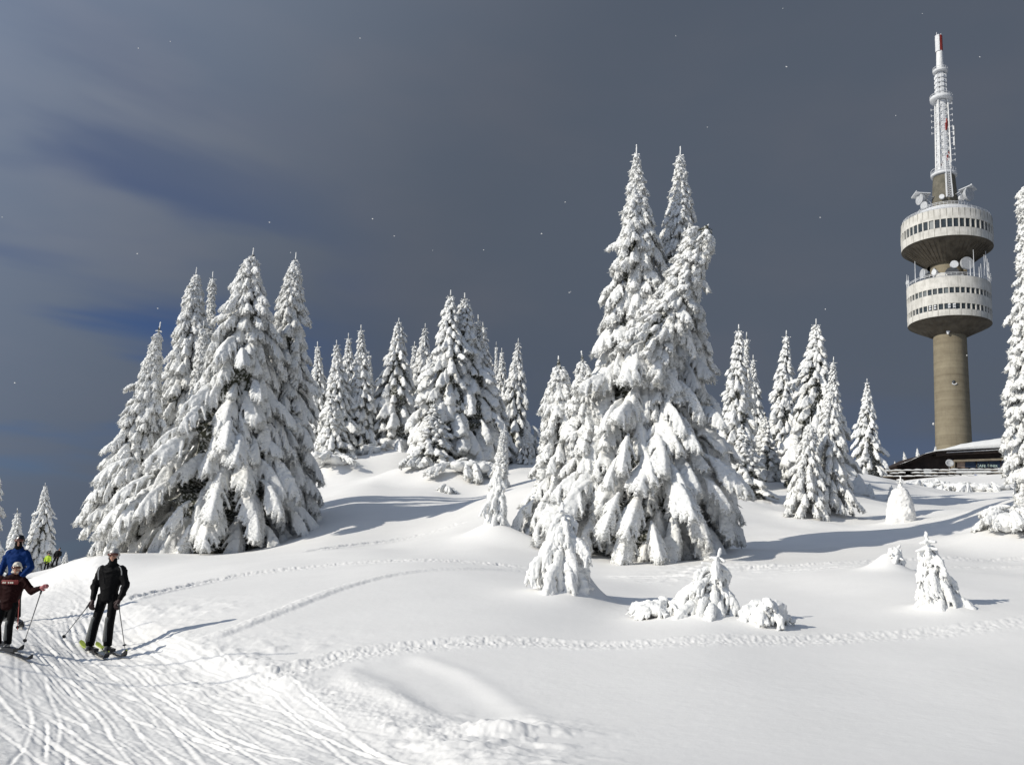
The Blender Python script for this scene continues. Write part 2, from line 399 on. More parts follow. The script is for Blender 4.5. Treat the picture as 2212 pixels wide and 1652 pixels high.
# ------------------------------------------------------------------ small relief: mounds, tracks, piste
MOUNDS = []   # (x, y, height, rx, ry, power)
def mound_px(px, py, Y, h, rx, ry=None, p=1.0):
    q = at(px, py, Y); MOUNDS.append((q[0], q[1], h, rx, ry or rx, p))
mound_px(1250, 1280, 18.9, 0.62, 0.42, 0.40, .8)      # drift on the lee side of the close fir
mound_px(1205, 1292, 18.3, 0.16, 0.75, 0.6)
mound_px(2032, 1318, 17.4, 0.20, 0.50, 0.45)
mound_px(2075, 1305, 17.8, 0.10, 0.5, 0.4)
mound_px(1915, 1236, 22.6, 0.42, 0.36, 0.35, .8)
mound_px(1060, 1168, 30.0, 0.50, 0.85, 0.8, .9)
mound_px(1946, 1118, 42.0, .25, 1.5, 1.2, 1.0)
mound_px(1650, 1362, 15.6, 0.08, 0.6, 0.4)
mound_px(1520, 1330, 16.2, 0.10, 0.7, 0.5)
mound_px(1790, 1125, 45.8, 0.45, 1.5, 1.0)
mound_px(1620, 1205, 29.5, 0.30, 1.6, 0.8)
mound_px(1480, 1208, 30.2, 0.35, 1.2, 0.7)
mound_px(880, 1038, 57.5, .9, 2.2, 2.0)
mound_px(985, 1052, 56, 0.9, 2.6, 1.6)
mound_px(830, 1008, 66, .7, 3.6, 2.6)
mound_px(1900, 1150, 36, 0.25, 3.0, 1.6)
mound_px(2150, 1140, 31, 0.45, 1.6, 1.3)
mound_px(720, 1030, 62, 0.8, 2.0, 2.0)
mound_px(1130, 1165, 29.5, 0.25, 1.0, 0.7)
mound_px(1110, 1580, 8.6, 0.05, 0.5, 0.35)

def poly_world(pp): return np.array([at(*p)[:2] for p in pp])
def smooth_poly(P, n=60):
    t = np.linspace(0, len(P)-1, n); i = np.clip(t.astype(int), 0, len(P)-2); f = t-i
    P0 = P[np.clip(i-1, 0, len(P)-1)]; P1_ = P[i]; P2 = P[i+1]; P3 = P[np.clip(i+2, 0, len(P)-1)]; f = f[:, None]
    return .5*((2*P1_)+(-P0+P2)*f+(2*P0-5*P1_+4*P2-P3)*f**2+(-P0+3*P1_-3*P2+P3)*f**3)
def dist_poly(x, y, P):
    """signed distance (left +) and arc parameter to a polyline"""
    best = np.full(x.shape, 1e9); sd = np.zeros(x.shape); tt = np.zeros(x.shape); acc = 0
    for a, b in zip(P[:-1], P[1:]):
        d = b-a; L = np.hypot(*d)
        if L < 1e-9: continue
        t = np.clip(((x-a[0])*d[0]+(y-a[1])*d[1])/L**2, 0, 1)
        qx = x-(a[0]+t*d[0]); qy = y-(a[1]+t*d[1]); dd = np.hypot(qx, qy)
        m = dd < best; best = np.where(m, dd, best); cr_ = d[0]*qy-d[1]*qx; sd = np.where(m, np.sign(cr_)*dd, sd); tt = np.where(m, acc+t*L, tt); acc += L
    return sd, tt
TRACKS = [
 (smooth_poly(poly_world([(800,1440,12.5),(900,1470,11.6),(960,1510,10.6),(1010,1555,9.5),(1070,1590,8.7)]), 30), .42, .035, .012, .0),
 (smooth_poly(poly_world([(640,1470,11.6),(780,1525,9.9),(900,1570,8.8),(1000,1610,7.9)]), 30), .38, .03, .02, .01),
 # world polyline, half width, depth, berm, roughness
 (smooth_poly(poly_world([(520,1462,11.7),(620,1448,12.1),(760,1415,12.9),(930,1393,13.4),(1100,1388,13.7),(1300,1388,13.8),(1500,1386,14.0),(1700,1374,14.5),(1900,1362,15.1),(2100,1353,15.7),(2300,1343,16.4)]), 60), .23, .022, .014, .027),
 (smooth_poly(poly_world([(255,1300,18.5),(360,1268,20.5),(480,1247,22.2),(640,1232,23.3),(850,1222,24),(1150,1220,24.6)]), 40), .20, .04, .035, .05),
 (smooth_poly(poly_world([(430,1398,14.2),(560,1350,15.7),(680,1300,17.6),(800,1265,20),(940,1245,21.6),(1180,1232,23.5)]), 40), .16, -.045, .0, .015),
 (smooth_poly(poly_world([(1590,1226,24.5),(1750,1222,24.9),(1900,1212,25.6),(2060,1195,26.7),(2230,1180,28)]), 30), .22, .03, .04, .06),
 (smooth_poly(poly_world([(1680,1237,23.6),(1850,1234,23.8),(2000,1226,24.3),(2230,1213,25.2)]), 30), .14, .04, .035, .03),
 (smooth_poly(poly_world([(660,1188,28.7),(780,1170,31),(900,1156,32.8),(1010,1148,33.6)]), 20), .2, .05, .05, .05),
 (smooth_poly(poly_world([(1290,1232,24.4),(1450,1236,23.9),(1560,1240,23.5)]), 20), .14, .03, .03, .02),
 (smooth_poly(poly_world([(1590,1096,50),(1650,1093,50.5),(1700,1092,50.5)]), 10), .25, .06, .06, .05),
]
PISTE_EDGE = smooth_poly(poly_world([(1180,1760,5.6),(1060,1652,7.0),(900,1590,8.2),(760,1530,9.6),(600,1468,11.6),(450,1420,13.4),(330,1372,15.6),(280,1330,17.5),(240,1290,21),(170,1262,33),(125,1243,66),(118,1240,90)]), 60)
_dv = PISTE_EDGE[-1]-PISTE_EDGE[0]
rnd = np.random.RandomState(3)
SKI = []
for i in range(290):   # individual ski tracks on the piste, running with the run
    if i < 235:
        k = rnd.uniform(0, 1)**1.3; off = -0.15-k*9.0
        s0 = rnd.uniform(0, 14); Ln = rnd.uniform(1.6, 7.5); am = rnd.uniform(.02, .16); fr = rnd.uniform(.25, .8); ph = rnd.uniform(0, 6.28); dr = rnd.normal(0, .07)
    else:
        off = -rnd.uniform(.3, 8); s0 = rnd.uniform(2, 26); Ln = rnd.uniform(3, 12); am = rnd.uniform(.1, .8); fr = rnd.uniform(.2, .5); ph = rnd.uniform(0, 6.28); dr = rnd.normal(0, .1)
    SKI.append((off, s0, Ln, am, fr, ph, dr, rnd.uniform(.014, .024), rnd.uniform(.003, .011)))

def relief(x, y, r):
    z = np.zeros_like(x)
    # wind-smoothed undulation of the untouched snow
    z += 0.16*vnoise(x*.16+3, y*.12+9)*sstep(3, 12, r)*np.clip(r/25, .3, 3)
    z += 0.10*vnoise(x*.45, y*.33+40)*sstep(4, 14, r)*np.clip(r/25, .4, 2)
    for mx, my, h, rx, ry, p in MOUNDS:
        q = ((x-mx)/rx)**2+((y-my)/ry)**2; z += h*np.exp(-np.power(q+1e-9, p)*.9)*(q < 14)
    near = (r < 140)
    xs, ys = x[near], y[near]; rr = r[near]; dz = np.zeros_like(xs)
    sdE, tE = dist_poly(xs, ys, PISTE_EDGE)
    sdE = -sdE                                           # negative: on the piste
    inside = sstep(0.25, -0.35, sdE+0.22*vnoise(xs*1.3, ys*1.3))
    dz -= inside*0.10
    bank = np.exp(-((sdE-0.15)/0.30)**2); dz += bank*(0.015+0.02*fbm(xs*9, ys*9, 3))*(tE > 0)
    lump = np.maximum(0, fbm(xs*4.2+7, ys*4.2, 4)-0.12)*np.exp(-((sdE-0.1)/0.8)**2); dz += lump*0.035
    # groomed and ski-scraped piste
    fine = sstep(60, 25, rr)
    dz += inside*(0.010*fbm(xs*3.1, ys*3.1, 4)+0.012*fbm(tE*.45, sdE*3.2, 4)+0.010*fbm(tE*1.1+9, sdE*13, 2)*fine+0.010*fbm(xs*13, ys*13, 3)*fine)
    m = (sdE < .2) & (tE < 60)
    xi = sdE[m]; ti = tE[m]; add = np.zeros_like(xi)
    for off, s0, Ln, am, fr, ph, dr, w, dp in SKI:
        for sep_ in (0, .28):
            c = off+sep_+am*np.sin((ti-s0)*fr+ph)+dr*(ti-s0)
            d = xi-c; sel = (np.abs(d) < .22) & (ti > s0) & (ti < s0+Ln)
            if not sel.any(): continue
            dd = d[sel]; fade = np.minimum(1, np.minimum(ti[sel]-s0, s0+Ln-ti[sel])/.6)
            add[sel] += fade*(-dp*np.exp(-(dd/w)**2)+dp*.85*np.exp(-((dd-w*1.9)/(w*1.0))**2))
            if Ln < 5: break
    dz[m] += add
    # tracks in the deep snow
    for P, hw, dep, berm, ro in TRACKS:
        lo = P.min(0)-1.6; hi = P.max(0)+1.6
        b = (xs > lo[0]) & (xs < hi[0]) & (ys > lo[1]) & (ys < hi[1])
        if not b.any(): continue
        sd, tt = dist_poly(xs[b], ys[b], P); L = tt.max()
        end = sstep(0, .5, tt)*sstep(0, .5, L-tt)*(1-.75*inside[b])
        wob = sd+0.10*vnoise(tt*.9, tt*0)+0.03*vnoise(tt*4, tt*0+5)
        prof = -dep*np.exp(-(wob/hw)**4)+berm*np.exp(-((np.abs(wob)-hw*1.35)/(hw*.38))**2)
        rough = ro*(fbm(xs[b]*23, ys[b]*23, 3)+.5*fbm(xs[b]*6, ys[b]*6, 3))*np.exp(-(wob/(hw*1.7))**4)
        dz[b] += end*(prof+rough)
    # scattered crumbs and kicked-up snow near the foot of the picture
    for (px, py, Y, rad, am) in ((1060,1600,8.1,.9,.05),(1130,1570,8.7,.5,.06),(960,1560,9.0,.6,.06),(500,1430,13,1.6,.045),(330,1340,17,1.4,.07),(560,1440,12.5,1.0,.04),(1440,1236,23.6,1.0,.06),(1560,1225,25,1.5,.10)):
        q = at(px, py, Y); gsn = np.exp(-(((xs-q[0])**2+(ys-q[1])**2)/rad**2))
        sl_ = gsn > .02
        dz[sl_] += am*gsn[sl_]*np.maximum(-.12, fbm(xs[sl_]*3.4+3, ys[sl_]*3.4, 4))
    dz += 0.002*fbm(xs*7, ys*7, 3)*sstep(40, 15, rr)
    z[near] += dz
    return z
def ground_h(x, y):
    x = np.atleast_1d(np.asarray(x, float)); y = np.atleast_1d(np.asarray(y, float))
    return base_h(x, y)+relief(x, y, np.hypot(x, y))
def gz(x, y): return float(ground_h(x, y)[0])

def build_ground():
    azs = np.concatenate([np.linspace(-180, -40, 70, endpoint=False), np.linspace(-40, -34, 30, endpoint=False),
                          np.linspace(-34, 34, 900, endpoint=False), np.linspace(34, 40, 30, endpoint=False), np.linspace(40, 180, 71)[:-1]])
    rs = np.concatenate([np.linspace(.3, 5, 24, endpoint=False), np.exp(np.linspace(math.log(5), math.log(34), 560, endpoint=False)),
                         np.exp(np.linspace(math.log(34), math.log(130), 190, endpoint=False)), np.exp(np.linspace(math.log(130), math.log(9000), 60))])
    Aa, Rr = np.meshgrid(np.radians(azs), rs)
    X = np.sin(Aa)*Rr; Y = np.cos(Aa)*Rr
    # heights on a coarser lattice for the smooth part (it is smooth), full lattice for the relief
    ia = np.unique(np.concatenate([np.arange(0, len(azs), 4), [len(azs)-1]])); ir = np.unique(np.concatenate([np.arange(0, len(rs), 4), [len(rs)-1]]))
    Bc = base_h(X[np.ix_(ir, ia)], Y[np.ix_(ir, ia)])
    lr = np.log(rs); B1 = np.array([np.interp(lr, lr[ir], Bc[:, j]) for j in range(len(ia))]).T
    Bf = np.array([np.interp(azs, azs[ia], B1[i]) for i in range(len(rs))])
    Zz = Bf+relief(X, Y, Rr)
    V = np.stack([X, Y, Zz], -1).reshape(-1, 3); V = np.vstack([V, [[0, 0, -1.6]]])
    na, nr = len(azs), len(rs)
    i = np.arange(nr-1)[:, None]*na; j = np.arange(na)[None]; jn = (j+1) % na
    F = np.stack([i+j, i+jn, i+na+jn, i+na+j], -1).reshape(-1, 4)[:, ::-1]
    me = bpy.data.meshes.new('snow_ground'); m = len(F)
    tri = np.stack([np.full(na, len(V)-1), np.arange(na), (np.arange(na)+1) % na], -1)[:, ::-1]
    me.vertices.add(len(V)); me.vertices.foreach_set('co', V.astype(np.float32).ravel())
    lv = np.concatenate([F.ravel(), tri.ravel()]).astype(np.int32)
    me.loops.add(len(lv)); me.loops.foreach_set('vertex_index', lv)
    me.polygons.add(m+na); me.polygons.foreach_set('loop_start', np.concatenate([np.arange(m)*4, m*4+np.arange(na)*3]).astype(np.int32))
    me.update(calc_edges=True); me.materials.append(M_SNOW)
    me.polygons.foreach_set('use_smooth', np.ones(m+na, bool)); me.update()
    o = obj('snow_ground', me); tag(o, kind='structure'); return o
build_ground()

# ------------------------------------------------------------------ snow-laden boughs
_ico = None
def icos(sub=1):
    global _ico
    if _ico is None:
        import bmesh
        b = bmesh.new(); bmesh.ops.create_icosphere(b, subdivisions=1, radius=1.0)
        b.verts.ensure_lookup_table(); V = np.array([v.co[:] for v in b.verts]); F = np.array([[v.index for v in f.verts] for f in b.faces]); b.free()
        _ico = (V, F)
    return _ico
def remesh(balls, voxel, smooth=2, jit=0.0, seed=0):
    """balls (n,6): centre and three radii -> one continuous skin"""
    V0, F0 = icos(); B = np.asarray(balls, float); n = len(B)
    V = (B[:, None, :3]+V0[None]*B[:, None, 3:6]).reshape(-1, 3)
    F = (F0[None]+(np.arange(n)*len(V0))[:, None, None]).reshape(-1, 3)
    me = mk_mesh('tmp', V, F, [])
    o = bpy.data.objects.new('tmp', me); COL.objects.link(o)
    md = o.modifiers.new('r', 'REMESH'); md.mode = 'VOXEL'; md.voxel_size = voxel; md.adaptivity = 0
    if smooth:
        ms = o.modifiers.new('s', 'SMOOTH'); ms.iterations = smooth; ms.factor = .5
    dg = bpy.context.evaluated_depsgraph_get(); ev = o.evaluated_get(dg); em = ev.to_mesh()
    nv = len(em.vertices); co = np.empty(nv*3, np.float32); em.vertices.foreach_get('co', co)
    nl = len(em.loops); li = np.empty(nl, np.int32); em.loops.foreach_get('vertex_index', li)
    tot = np.empty(len(em.polygons), np.int32); em.polygons.foreach_get('loop_total', tot)
    ev.to_mesh_clear(); bpy.data.objects.remove(o); bpy.data.meshes.remove(me)
    co = co.reshape(-1, 3).astype(float)
    if (tot == 4).all(): F = li.reshape(-1, 4)
    else:
        F = []; k = 0
        for t in tot:
            q = li[k:k+t]; k += t
            F.append([q[0], q[1], q[2], q[3] if t > 3 else q[2]])
        F = np.array(F)
    if jit:
        sc = 9.0
        for i in range(nv):
            p = Vector(co[i])*sc+Vector((seed*3.1, 0, 0)); co[i] += jit*np.array(mnoise.noise_vector(p))+jit*.5*np.array(mnoise.noise_vector(p*2.7))
    return co, F
def curve(p0, d0, L, step, bend, rng, wob=.12):
    """polyline that starts at p0 along d0 and bends downwards"""
    p = np.array(p0, float); d = np.array(d0, float); d /= np.linalg.norm(d); P = [p.copy()]
    for i in range(max(1, int(L/step))):
        d = d+np.array([0, 0, -1.0])*bend*step+rng.normal(0, wob, 3)*step*2
        d /= np.linalg.norm(d); p = p+d*step; P.append(p.copy())
    return np.array(P), d
def make_bough(L, seed, fat=1.0, voxel=.02, spikes=420, droop=.85, start=-.50, kind='bough', wide=1.0, jit=.012, spike_len=1.0):
    rng = np.random.RandomState(seed); balls = []; cur = []
    step = max(.035, voxel*1.2)
    P, _ = curve((0, 0, 0), (1, 0, start), L, step, droop*1.15/L, rng)
    n = len(P); th = fat*(.040+.026*L**.5)
    for i, p in enumerate(P):
        s = i/max(1, n-1); r = th*(.55+.65*math.sin(math.pi*min(1, s*.8+.15)))*(1+.22*rng.randn()*.6)*(1 if s < .85 else .8)
        balls.append((*(p+[0, 0, r*.3]), r, r, r*.85))
    cur.append((P, th))
    nt_ = max(3, int(L/.115)); side = 1
    for k in range(nt_):
        s = .12+.84*k/nt_+rng.uniform(-.03, .03); i = min(n-2, int(s*(n-1))); t = P[min(n-1, i+1)]-P[i]; t /= np.linalg.norm(t)
        lat = np.cross(t, [0, 0, 1.0]); lat /= np.linalg.norm(lat)+1e-9
        for side in (-1, 1):
            if rng.rand() < .12: continue
            l = wide*L*.36*(math.sin(math.pi*min(1, s*.78+.2)))*rng.uniform(.6, 1.2)+.05
            d = t*rng.uniform(.5, .95)+lat*side*rng.uniform(.7, 1.05)+np.array([0, 0, -.25])
            Q, dl = curve(P[i], d, l, step, droop*2.1/max(l, .3)*.75, rng)
            for j, q in enumerate(Q):
                u = j/max(1, len(Q)-1); r = fat*(.026+.018*L**.5)*(1.15-.5*u)*(1+.2*rng.randn()*.6)
                balls.append((*(q+[0, 0, r*.3]), r, r, r*.9))
                if rng.rand() < .30 and u > .2:   # hanging finger
                    fl = rng.uniform(.05, .13)*(1 if L > .5 else .8)
                    dd = np.array([dl[0]*.4, dl[1]*.4, -1])+rng.normal(0, .25, 3); dd /= np.linalg.norm(dd)
                    for v in np.linspace(.2, 1, max(2, int(fl/.025))): rr = fat*(.027-.012*v)*(1 if voxel < .03 else 1.4); balls.append((*(q+dd*fl*v), rr, rr, rr))
            cur.append((Q, th*.6))
            for f in range(3):
                dd = dl+rng.normal(0, .35, 3)+np.array([0, 0, -.3]); dd /= np.linalg.norm(dd); fl = rng.uniform(.05, .12)
                for v in np.linspace(.2, 1, 4): rr = fat*(.030-.014*v)*(1 if voxel < .03 else 1.4); balls.append((*(Q[-1]+dd*fl*v), rr, rr, rr))
    co, F = remesh(balls, voxel, 1, jit*fat, seed)
    # frosted needle twigs, mostly below
    V2 = []; F2 = []
    for k in range(spikes):
        Q, w = cur[rng.randint(len(cur))] if rng.rand() > .25 else cur[0]
        q = Q[rng.randint(len(Q))]; d = rng.normal(0, 1, 3); d[2] = -abs(d[2])*rng.uniform(.3, 1.6)+.05; d[0] += .35; d /= np.linalg.norm(d)
        l = rng.uniform(.05, .14)*spike_len*(.7+.3*min(L, 1.5)); b = rng.uniform(.005, .010)*(1 if voxel < .03 else 1.9)
        u = np.cross(d, [0.3, .5, 1.0]); u /= np.linalg.norm(u); v = np.cross(d, u); o_ = q+np.array([0, 0, -w*.40]); m_ = len(V2)
        V2 += [o_+u*b, o_+(-u*.5+v*.87)*b, o_+(-u*.5-v*.87)*b, o_+d*l*.6+u*b*.8, o_+d*l*.6+(-u*.5+v*.87)*b*.8, o_+d*l*.6+(-u*.5-v*.87)*b*.8, o_+d*l]
        F2 += [(m_, m_+1, m_+4, m_+3), (m_+1, m_+2, m_+5, m_+4), (m_+2, m_, m_+3, m_+5), (m_+3, m_+4, m_+6, m_+6), (m_+4, m_+5, m_+6, m_+6), (m_+5, m_+3, m_+6, m_+6)]
    return co, F, np.array(V2), np.array(F2)
def tri_safe(F):
    return [tuple(f) if len(set(f)) == 4 else tuple(dict.fromkeys(int(q) for q in f)) for f in F]
def bough_mesh(name, parts, ms=None):
    co, F, V2, F2 = parts
    if len(V2):
        V = np.vstack([co, V2]); Fa = [tuple(f) for f in F]+tri_safe(F2+len(co))
    else: V, Fa = co, [tuple(f) for f in F]
    return mk_mesh(name, V, Fa, [ms or M_BSNOW, M_NEED], mi=[0]*len(F)+[1]*(len(Fa)-len(F)), smooth=[True]*len(F)+[False]*(len(Fa)-len(F)))

REACH = {}
BG = {}     # bough prototypes by length
for L, vox, sp in ((.32, .013, 150), (.58, .016, 330), (1.0, .021, 750), (1.7, .028, 1500)):
    BG[L] = [bough_mesh('bough', make_bough(L, int(L*100)+k, voxel=vox, spikes=sp, fat=1.15)) for k in range(3)]
def far_parts(L, seed): return make_bough(L, seed, voxel=.05 if L > .6 else .04, spikes=int(34*L/.6), fat=1.3, jit=.02, spike_len=1.5)
def reach_of(me):
    co = np.empty(len(me.vertices)*3, np.float32); me.vertices.foreach_get('co', co); co = co.reshape(-1, 3); return float(np.percentile(co[:, 0], 99.5)), float(co[:, 2].min())
for L in BG: REACH[L] = tuple(np.mean([reach_of(m) for m in BG[L]], 0)/L)
HOR = np.mean([v[0] for v in REACH.values()]); print('REACH', REACH)
FARB = {.6: [far_parts(.6, 50+k) for k in range(3)], 1.15: [far_parts(1.15, 70+k) for k in range(3)]}
FATB = {L: [bough_mesh('bough', make_bough(L, 300+int(L*100)+k, fat=1.45, voxel=.013, spikes=int(60*L/.3), spike_len=.7), M_TSNOW) for k in range(3)] for L in (.26, .45)}
def leader_mesh(seed, h=.8, fat=1.0, arms=5):
    rng = np.random.RandomState(seed); balls = []
    for z in np.arange(-.3, h, .03): r = fat*(.040-.012*z/h)*(1+.1*rng.randn()); balls.append((rng.normal(0, .004), rng.normal(0, .004), z, r, r, r))
    for zl, al in ((h*.45, .17), (h*.08, .24)):
        for k in range(arms):
            a = k/arms*6.28+rng.uniform(-.3, .3); l = al*rng.uniform(.7, 1.2)
            for v in np.linspace(0, 1, max(3, int(l/.025))): rr = fat*(.034-.008*v); balls.append((math.cos(a)*l*v, math.sin(a)*l*v, zl+.04*v-.05*v*v, rr, rr, rr))
    co, F = remesh(balls, .016, 1, .006, seed)
    return mk_mesh('leader', co, F, [M_TSNOW], smooth=True)
LEAD = [leader_mesh(s) for s in (1, 2)]
LEADF = [leader_mesh(9, .38, 1.3, 5)]

def rprof(t, blunt=0.0, pw=1.05):
    """relative crown radius, t 0 bottom .. 1 top"""
    t = np.clip(t, 0, 1); r = .92*(1-t)**pw+.08*(1-t)**.45
    r = r*(.90+.10*np.minimum(1, t/.12))
    if blunt: r = np.maximum(r, blunt*np.minimum(1, (1-t)/.05)*(t > .35))
    return r
def tree_frame(base, tip):
    ax = tip-base; H = float(np.linalg.norm(ax)); q = Vector(ax).to_track_quat('Z', 'Y')
    # keep the local X axis near world X so that copies stay comparable
    zc = ax/H; xc = np.array([1, 0, 0])-zc*zc[0]; xc /= np.linalg.norm(xc); yc = np.cross(zc, xc)
    return H, Matrix(np.array([xc, yc, zc]).T.tolist()).to_euler()
def core_mesh(H, Rb, seed, blunt=0, frac=.5, pw=1.05):
    rng = np.random.RandomState(seed); n, m = 18, max(10, int(H/.35)); V = []; 
    for j in range(m+1):
        t = j/m*.97; r0 = max(.02, Rb*rprof(t, blunt, pw)*frac-.05)
        for i in range(n): r = r0*(1+.35*rng.uniform(-1, 1))+.02; a = i/n*6.283; V.append((r*math.cos(a), r*math.sin(a), t*H+rng.uniform(-.06, .06)*H/m*4))
    F = [(j*n+i, j*n+(i+1) % n, (j+1)*n+(i+1) % n, (j+1)*n+i) for j in range(m) for i in range(n)]
    F.append(tuple(range(m*n, m*n+n)))
    return mk_mesh('crown', V, F, [M_CORE])
def place_boughs(H, Rb, rng, blunt=0, dens=1.0, pw=1.05, big=2.1, rag=.2):
    """list of (height, azimuth, start radius, length, tilt)"""
    out = []; z = .015*H; sd_ = rng.uniform(0, 50)
    while z < H-.62:
        t = z/H; r = Rb*float(rprof(t, blunt, pw)); L = float(np.clip(r*.95, .26, big))
        n = max(3, int(round(dens*2*math.pi*max(r, .3)*.80/(L*.50))))
        a0 = rng.uniform(0, 6.283)
        for i in range(n):
            a = a0+(i+rng.uniform(-.38, .38))/n*6.283
            lob = 1+rag*1.7*float(vnoise(np.array([math.cos(a)*1.3+sd_]), np.array([math.sin(a)*1.3+z*.9/max(.5, Rb*.4)]))[0])*min(1, 2.5*(1-t)+.4)
            Lx = L*rng.uniform(.70, 1.25); tilt = rng.normal(.02, .16)
            rr = r*lob*rng.uniform(.84, 1.10)*(1.22 if rng.rand() < .07 else 1)
            rs = max(0, rr-Lx*HOR)
            out.append((z+Lx*.62+rng.uniform(-.10, .10), a, rs, Lx, tilt))
        z += max(.16, L*.34/dens**.5)*rng.uniform(.8, 1.2)
    return out
def join_low(lst, H, rng, extra=()):
    Vs, Fs, MI = [], [], []; n = 0
    for (z, a, rs, L, tilt) in lst:
        key = .6 if L < .85 else 1.15; co, F, V2, F2 = FARB[key][rng.randint(3)]; s = L/key
        c, s_ = math.cos(a), math.sin(a); ct, st = math.cos(tilt), math.sin(tilt)
        M = np.array([[c, -s_, 0], [s_, c, 0], [0, 0, 1]])@np.array([[ct, 0, st], [0, 1, 0], [-st, 0, ct]])*s
        off = np.array([rs*c, rs*s_, min(z, H-.45)])
        V = np.vstack([co, V2])@M.T+off; Vs.append(V); Fa = np.vstack([F, F2+len(co)]); Fs.append(Fa+n); MI.append(np.r_[np.zeros(len(F)), np.ones(len(F2))]); n += len(V)
    for co, F in extra: Vs.append(co); Fs.append(F+n); MI.append(np.zeros(len(F))); n += len(co)
    V = np.vstack(Vs); F = np.vstack(Fs); mi = np.concatenate(MI).astype(int); q = F[:, 2] != F[:, 3]
    return V, np.vstack([F[:, :3], F[q][:, [0, 2, 3]]]), np.concatenate([mi, mi[q]])
def far_crown(H, Rb, seed):
    rng = np.random.RandomState(seed); b = []
    for zz in np.arange(H-1.0, H, .05): b.append((0, 0, zz, .05, .05, .05))
    for k in range(5):
        for v in (.3, .6, 1): b.append((math.cos(k*1.257)*.26*v, math.sin(k*1.257)*.26*v, H-.5, .045, .045, .045))
    V, F, mi = join_low(place_boughs(H, Rb, rng, dens=.8, pw=.88, rag=.3), H, rng, [remesh(b, .03, 0)])
    return mk_mesh('crown', V, F, [M_BSNOW, M_NEED], mi=mi, smooth=(mi == 0))
def spruce(name, bpx, bpy_, Y, tpx, tpy, hw, opt, label, seed, group=None, stem_of=None):
    base = at(bpx, bpy_, Y); base[2] = gz(base[0], base[1])-.12 if stem_of is None else base[2]; tip = at(tpx, tpy, Y)
    H, rot = tree_frame(base, tip); Rb = hw*Y/FPX*.97
    root = empty(name, base, rot=rot)
    if stem_of is None: tag(root, label, 'spruce tree', group)
    else: bpy.context.view_layer.update(); root.parent = stem_of; root.matrix_parent_inverse = stem_of.matrix_world.inverted(); root['label'] = label
    rng = np.random.RandomState(seed); bl = opt.get('blunt', 0); pw = opt.get('pw', 1.05)
    MB().tube((0, 0, -.3), (0, 0, H*.96), .05+H*.014, .025, 10).build('trunk', M_BARK, root, True)
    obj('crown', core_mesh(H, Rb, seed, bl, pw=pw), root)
    out = place_boughs(H, Rb, rng, blunt=bl, pw=pw, rag=opt.get('rag', .2))
    # back-facing boughs give way first when the tree has more than it may
    th = math.atan2(-base[1], -base[0])
    if len(out) > 285:
        sc = [math.cos(o[1]-th)+rng.uniform(-.5, .5)+(.4 if o[0] > H*.6 else 0) for o in out]; order = np.argsort(sc)[::-1]; rest = [out[i] for i in order[285:]]; out = [out[i] for i in sorted(order[:285])]
        V, F, mi = join_low(rest, H, rng); tag(obj('bough_mass', mk_mesh('bough_mass', V, F, [M_BSNOW, M_NEED], mi=mi, smooth=(mi == 0)), root), kind='stuff')
    for (z, a, rs, L, tilt) in out:
        key = min(BG, key=lambda q: abs(math.log(q/L))); me = BG[key][rng.randint(3)]
        s = L/key*rng.uniform(.95, 1.1)
        b = obj('bough', me, root, (rs*math.cos(a), rs*math.sin(a), min(z, H-.45)), (rng.normal(0, .15), tilt+(.25 if z < H*.1 else 0), a), (s, s*rng.uniform(.85, 1.15), s))
    obj('leader', LEAD[seed % 2], root, (0, 0, H-.80), (0, 0, seed))
    return root
for i, h in enumerate(HERO):
    grp = 'spruces of the stand above the skiers' if i < 6 else ('giant spruces at the centre' if i < 12 else None)
    r_ = spruce(h[0], *h[1:7], h[7], h[8], 11+i, grp)
    if i == 6: giant = r_
spruce('bent_stem', 1385, 800, 29.3, 1531, 484, 74, dict(blunt=.55, pw=.6), 'thick bent stem with a blunt snow-clotted top leaning out of the crown', 77, stem_of=giant)

# far spruces: five joined crowns shared between them
FC = [(10.0, 1.45, far_crown(10.0, 1.45, 5)), (10.0, 1.9, far_crown(10.0, 1.9, 6)), (12.0, 2.7, far_crown(12.0, 2.7, 7)), (6.0, 1.2, far_crown(6, 1.2, 8)), (9.0, 1.05, far_crown(9, 1.05, 9))]
CORES = [core_mesh(h_, r_, 40+i, frac=.6) for i, (h_, r_, _) in enumerate(FC)]
TRUNKM = MB().tube((0, 0, -.05), (0, 0, .95), .018, .003, 8).mesh('trunk', M_BARK, True)
for i, (bx, by, Y, tx, ty, hw, lab) in enumerate(FAR):
    base = at(bx, by, Y); base[2] = gz(base[0], base[1])-.15; tip = at(tx, ty, Y); hw = hw*(1.28 if hw > 12 else 1.0)
    H, rot = tree_frame(base, tip); Rb = hw*Y/FPX
    grp = 'spruces along the ridge' if i < 22 else 'spruces beside the lodge' if i < 32 else 'spruces behind the skiers' if i < 36 else 'seedlings on the skyline over the lodge'
    root = empty('spruce', base, rot=rot); tag(root, lab, 'spruce tree', grp)
    asp = Rb/H; k = min(range(5), key=lambda q: abs(math.log((FC[q][1]/FC[q][0])/asp))+.25*abs(math.log(FC[q][0]/H)))
    h_, r_, me = FC[k]; s = (Rb/r_, Rb/r_, H/h_)
    obj('crown', me, root, scale=s, rot=(0, 0, i*2.4))
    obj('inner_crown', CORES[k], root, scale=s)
    obj('trunk', TRUNKM, root, scale=(H, H, H))

